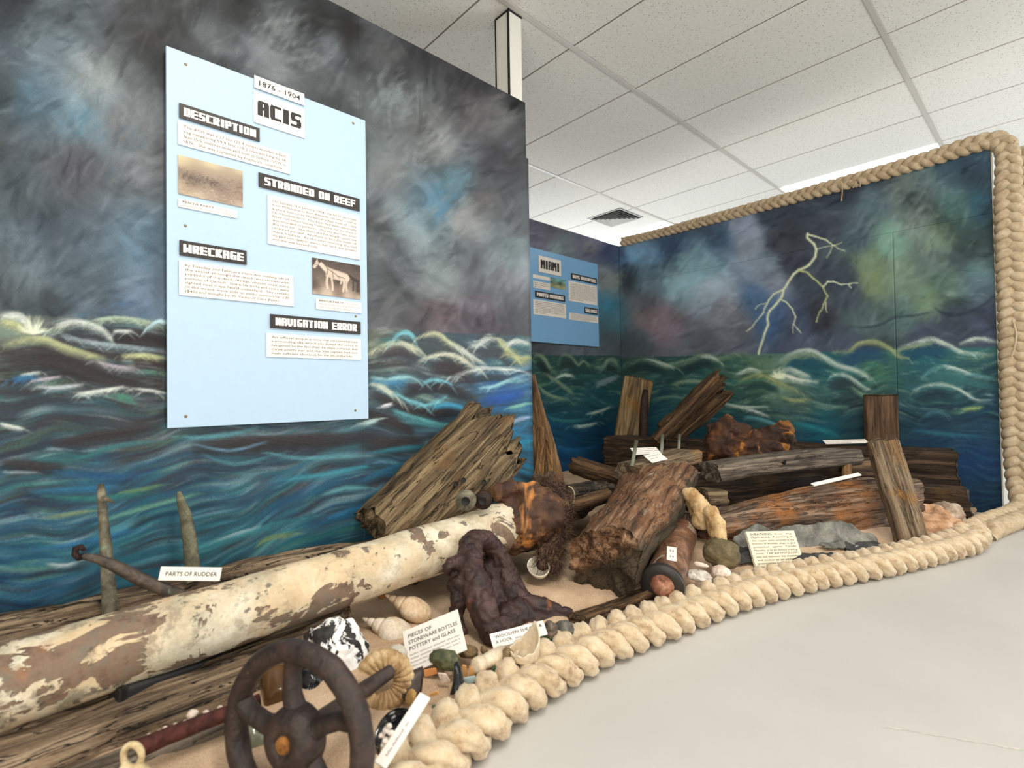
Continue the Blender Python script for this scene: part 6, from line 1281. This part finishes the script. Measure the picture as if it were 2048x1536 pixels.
hull('under_beam', 'small dark olive block below the left end of the curved plank', 'block', W(1400, 1000, 2.78), W(1440, 1000, 2.85), .12, .13, WD_OLIVE, 60, rough=.008, nx=40)
# rusted mass
me = fuse('rust_mass', [[(W(1432, 905, 3.35), .085), (W(1440, 868, 3.40), .085), (W(1470, 862, 3.42), .07), (W(1510, 880, 3.42), .085), (W(1545, 874, 3.42), .08), (W(1566, 862, 3.42), .072), (W(1572, 900, 3.38), .07)], [(W(1460, 905, 3.30), .09), (W(1500, 905, 3.30), .10), (W(1545, 908, 3.32), .09)], [(W(1420, 850, 3.44), .03), (W(1455, 846, 3.46), .045)]], .011, .040, 9, 9, 1, .016)
tagmesh('rust_mass', me, RUST, 'large craggy lump of orange-brown rusted iron on top of the stack', 'rusted iron')
# corner group
hull('bolted_post', 'yellowish grey post leaning upright near the inner corner of the walls', 'post', W(1254, 900, 4.66), W(1276, 758, 4.78), .275, .07, m_wood('wood_post', srgb(74, 56, 34), srgb(140, 116, 80), srgb(176, 152, 114), patch=srgb(166, 116, 52), patch_amt=.3, patch_scale=4), 61, up=-CF, rough=.006, groove=.003, rag=(.01, .02), nx=80, na=50, n=7)
me = tube_me('iron_bar', [W(1286, 898, 4.50), W(1287, 850, 4.52), W(1289, 800, 4.56), W(1291, 780, 4.58)], [.040, .040, .034, .022], 16, .004, 4, 24, up=CF); tagmesh('iron_bar', me, RUST_DARK, 'dark rusty iron bar standing in front of the yellowish post', 'iron bar')
hull('broken_timber', 'dark broken timber with splintered prongs leaning at the lightning wall', 'timber', W(1338, 868, 4.32), W(1442, 776, 4.18), .13, .27, WD_BROWN, 63, up=np.cross(unit(W(1442, 776, 4.18)-W(1338, 868, 4.32)), CF), rough=.02, groove=.02, rag=(.03, .11), nx=130, na=80, gf=14, n=3, prongs=.0, lump=.02)
hull('splintered_pole', 'narrow splintered pole beside the broken timber reaching up the wall', 'timber', W(1312, 880, 4.05), W(1436, 756, 3.95), .09, .10, WD_BROWN, 64, rough=.012, groove=.014, rag=(.02, .10), nx=110, na=50, n=3)
hull('short_plank', 'short brown rounded plank end left of the block with upright bolts', 'plank', W(1150, 930, 3.20), W(1272, 968, 2.92), .13, .11, WD_BROWN, 65, rough=.01, groove=.01, rag=(.03, .02), nx=80, n=3)
bb = hull('bolt_block', 'grey-tan wooden block carrying thin upright bolts on top of the great log', 'block', W(1258, 944, 2.74), W(1370, 912, 3.02), .20, .085, m_wood('wood_block', srgb(72, 58, 44), srgb(132, 112, 88), srgb(170, 148, 120), patch=srgb(186, 142, 90), patch_amt=.2), 66, rough=.006, groove=.005, rag=(.03, .05), nx=80, na=50, n=6)
BOLT = m_plain('bolt_grey_green', srgb(118, 122, 106), .5, .3)
for i, (a, b, lb) in enumerate((((1264, 932, 2.70), (1273, 880, 2.72), 'front thin greenish upright bolt at the left end of the block'), ((1322, 914, 2.94), (1325, 868, 2.96), 'middle thin grey upright bolt on the block'), ((1357, 908, 3.05), (1359, 868, 3.07), 'rear thin grey upright bolt at the right end of the block'))):
    me = tube_me('thin_bolt', [W(*a), W(*b)], .010 if i < 2 else .009, 10, up=CF, flat=.5); tagmesh('thin_bolt', me, BOLT, lb, 'bolt')
hull('wedge_plank', 'tall tan wedge-shaped plank leaning in the gap beside the left wall end', 'plank', W(1096, 985, 3.02), W(1066, 750, 3.16), .22, .07, m_wood('wood_wedge', srgb(66, 46, 28), srgb(128, 96, 64), srgb(158, 124, 88), crack=.6), 67, up=-CF, rough=.01, groove=.006, rag=(.02, .02), tw=(1, .12), nx=100, na=50, n=5)
hull('split_batten', 'pale split batten leaning on the wedge plank at the wall end', 'batten', W(1076, 965, 2.90), W(1083, 862, 2.98), .07, .03, WD_TAN, 68, up=-CF, rough=.006, groove=.006, rag=(.02, .04), tw=(1, .5), nx=60, na=30)
hull('split_batten', 'second pale batten slanting right of the first on the wedge plank', 'batten', W(1108, 975, 2.88), W(1094, 872, 2.96), .05, .03, WD_TAN, 69, up=-CF, rough=.006, groove=.006, rag=(.02, .04), tw=(1, .5), nx=60, na=30)
# rubble under the wedge plank
RUB = m_rock('rubble_brown', srgb(40, 32, 26), srgb(86, 68, 52), srgb(128, 104, 80), 22, srgb(140, 90, 50), .62)
r_ = np.random.RandomState(12)
for i in range(16):
    x, y = r_.uniform(1068, 1120), r_.uniform(950, 1000); s = r_.uniform(.018, .035)
    rock('rubble', 'small brown stone in the rubble heap below the wedge plank', 'stone', W(x, y, 2.75+r_.uniform(-.15, .15)), (s*1.3, s, s*.7), RUB, 90+i, .4, 1.8, tuple(r_.uniform(0, 3, 3)), 3, group='rubble below the wedge plank')
rock('rubble_mound', 'low mound of brown grit and shell under the wedge plank', 'mound', W(1095, 1010, 2.75), (.22, .3, .10), RUB, 99, .3, 2, sub=5)
hull('sea_worn_slab', 'blackened slab edged with grit lying left of the great log', 'slab', W(1095, 992, 2.62), W(1215, 975, 2.75), .16, .07, m_rock('slab_black', srgb(16, 14, 13), srgb(46, 40, 34), srgb(110, 98, 80), 24, None, .5, 1.0), 71, rough=.012, groove=.012, rag=(.04, .04), n=3)
hull('short_pole', 'dark brown round pole end poking out left of the great log', 'pole', W(1120, 1020, 2.45), W(1215, 990, 2.62), .08, .08, WD_BROWN, 72, rough=.004, groove=.004, rag=(.01, .01), n=2, nx=50, na=36)
cord('string_tie', [W(1137, 992, 2.40)+CR*.028*math.cos(t)+CU*.045*math.sin(t) for t in np.linspace(-1.3, 1.6, 10)], .0025, m_plain('string_cream', srgb(214, 198, 160), .8), None)
props(bpy.data.objects['string_tie'], 'thin cream string looped round the dark pole by the coir', 'string')

# ---- coir mass
COIR = m_rock('coir_fibre', srgb(24, 16, 16), srgb(52, 36, 34), srgb(92, 70, 56), 40, srgb(140, 110, 74), .66, .6, .9)
ek = empty('coir_rope', W(1090, 1120, 2.15), 'shaggy dark brown coir fibre hanging between the rusted collar and the great log', 'coir rope')
paths = [[(1098, 985, 2.40, .06), (1118, 1002, 2.32, .07), (1118, 1040, 2.20, .060), (1106, 1078, 2.12, .050), (1092, 1105, 2.05, .044), (1084, 1130, 2.00, .036)], [(1112, 1010, 2.30, .06), (1110, 1090, 2.10, .040), (1106, 1140, 2.02, .022)], [(1085, 972, 2.5, .05), (1110, 985, 2.45, .06)]]
me = fuse('core', [[(W(x, y, D), r * .86) for x, y, D, r in pth] for pth in paths], .010, .02, 22, 3, 1, .01); link('core', me, COIR, ek, True, local(me))
V = []; F = []; r_ = np.random.RandomState(77)
for pth in paths:
    pts = np.array([W(x, y, D) for x, y, D, r in pth]); rs = np.array([r for *_x, r in pth]); C, u = resample(pts, .006); s0 = np.r_[0, np.cumsum(np.linalg.norm(np.diff(pts, axis=0), axis=1))]; rr = np.interp(u, s0, rs)
    T = np.gradient(C, axis=0); T /= np.linalg.norm(T, axis=1)[:, None]
    for _ in range(3200):
        i = r_.randint(len(C)); d = unit(r_.normal(0, 1, 3)); d = unit(d-T[i]*(d@T[i])); p = C[i]+d*rr[i]*r_.uniform(.8, 1.02); dr = unit(T[i]*r_.choice((-1, 1))+d*r_.uniform(-.1, .5)+r_.normal(0, .45, 3)); l = r_.uniform(.015, .06); s = unit(np.cross(dr, d+.01))*.0009
        q = p+dr*l*.5+r_.normal(0, .004, 3); e_ = p+dr*l+r_.normal(0, .008, 3)+np.array([0, 0, -l*.2]); b = len(V)
        V += [p-s, p+s, q-s, q+s, e_]; F += [(b, b+1, b+3, b+2), (b+2, b+3, b+4)]
me = meshnp('fibres', V, F); link('fibres', me, m_rock('coir_strand', srgb(40, 27, 24), srgb(84, 62, 50), srgb(160, 130, 94), 30), ek, False, local(me))['kind'] = 'stuff'
bc = W(1077, 1136, 2.00); bn = unit(np.array([.35, -.45, .75])); bx = unit(np.cross((0, 1, 0), bn)); fr = M3(bc, bx, np.cross(bn, bx), bn)
me = lathe('half_shell', [(0, -.040), (.020, -.036), (.036, -.022), (.046, 0), (.048, .012), (.046, .013), (.042, .0), (.032, -.020), (.018, -.031), (0, -.034)], 40, .03, 3, 1, .85); o = link('half_shell', me, m_plain('shell_white', srgb(232, 224, 206), .35), None, True, fr); props(o, 'white half shell cup with dark fibre in it on the sand under the coir', 'sea shell')

# ---- slate-like sheathing sheets behind the SHEATHING card
SLATE = m_rock('sheathing_grey', srgb(60, 58, 54), srgb(122, 120, 112), srgb(166, 162, 150), 9, srgb(84, 82, 78), .58, .8, .7)
SLATE_D = m_rock('sheathing_dark', srgb(22, 22, 22), srgb(58, 56, 54), srgb(110, 106, 100), 10, None, .5, .8, .6)
def sheet(label, x0, y0, D0, x1, y1, D1, h, lean, m, seed, th=.008):
    A, B = W(x0, y0, D0), W(x1, y1, D1); L = np.linalg.norm(B-A); ex = (B-A)/L; up = np.array([0, 0, 1.]); up = unit(up-ex*(up@ex)); nn = np.cross(ex, up)
    ey = unit(up*math.cos(lean)+nn*(-math.sin(lean) if nn@CF < 0 else math.sin(lean))); ez = np.cross(ex, ey)
    nx, ny = 60, 16; r = np.random.RandomState(seed); G = np.zeros((nx, ny, 3))
    for i in range(nx):
        u = i/(nx-1); env = min(1, u*6, (1-u)*5)**.5
        top = h*(.6+.4*env)*(.85+.30*float(fbm(np.array([u*7, seed, 0.]), seed, 3))); bot = h*.12*float(fbm(np.array([u*9, seed+5, 0.]), seed, 3))
        for j in range(ny):
            v = j/(ny-1); G[i, j] = (u*L+.012*math.sin(v*5+seed), bot+(top-bot)*v, 0)
    G[..., 2] = .022*fbm(np.stack([G[..., 0]*5, G[..., 1]*9, G[..., 0]*0+seed], -1), seed, 4)
    V = np.vstack([G.reshape(-1, 3), (G-np.array([0, 0, th])).reshape(-1, 3)]); F = gridF(nx, ny); n = nx*ny; idx = np.arange(n).reshape(nx, ny)
    ring = list(idx[:, 0])+list(idx[-1, 1:])+list(idx[-2::-1, -1])+list(idx[0, -2:0:-1]); m_ = len(ring)
    F2 = np.array([[ring[i], ring[(i+1) % m_], n+ring[(i+1) % m_], n+ring[i]] for i in range(m_)])
    me = meshnp('sheathing_sheet', V, np.vstack([F, F[:, ::-1]+n, F2[:, ::-1]])); o = link('sheathing_sheet', me, m, None, True, M3(A, ex, ey, ez)); props(o, label, 'sheathing')
    return o
sheet('largest pale grey curled sheathing sheet lying right of the SHEATHING card', 1540, 1112, 2.40, 1764, 1106, 2.56, .17, .55, SLATE, 3)
sheet('grey sheathing sheet with a broken edge behind the SHEATHING card', 1476, 1098, 2.42, 1680, 1090, 2.54, .115, .5, SLATE, 7)
sheet('black curled sheathing piece under the pale sheet beside the rope', 1590, 1132, 2.30, 1700, 1126, 2.38, .06, .9, SLATE_D, 11)
sheet('dark sheathing sliver left of the SHEATHING card', 1466, 1128, 2.24, 1520, 1124, 2.28, .06, .8, SLATE_D, 15)
sheet('dark sheathing strip left of the card above the sliver', 1466, 1108, 2.32, 1540, 1104, 2.38, .05, 1.0, SLATE_D, 19)
sheet('small grey sheathing flake at the foot of the leaning front plank', 1728, 1090, 2.60, 1788, 1092, 2.64, .05, .9, SLATE, 23)

sheet('dark curled sheathing flake at the right end of the pale sheets', 1700, 1112, 2.46, 1776, 1104, 2.56, .07, .6, SLATE_D, 31)
sheet('small pale sheathing flake lying on the middle of the pale sheet', 1650, 1098, 2.44, 1716, 1096, 2.50, .05, 1.1, SLATE, 37, .006)
sheet('narrow black sheathing strip along the rope right of the card', 1612, 1138, 2.26, 1740, 1124, 2.40, .035, .9, SLATE_D, 41)
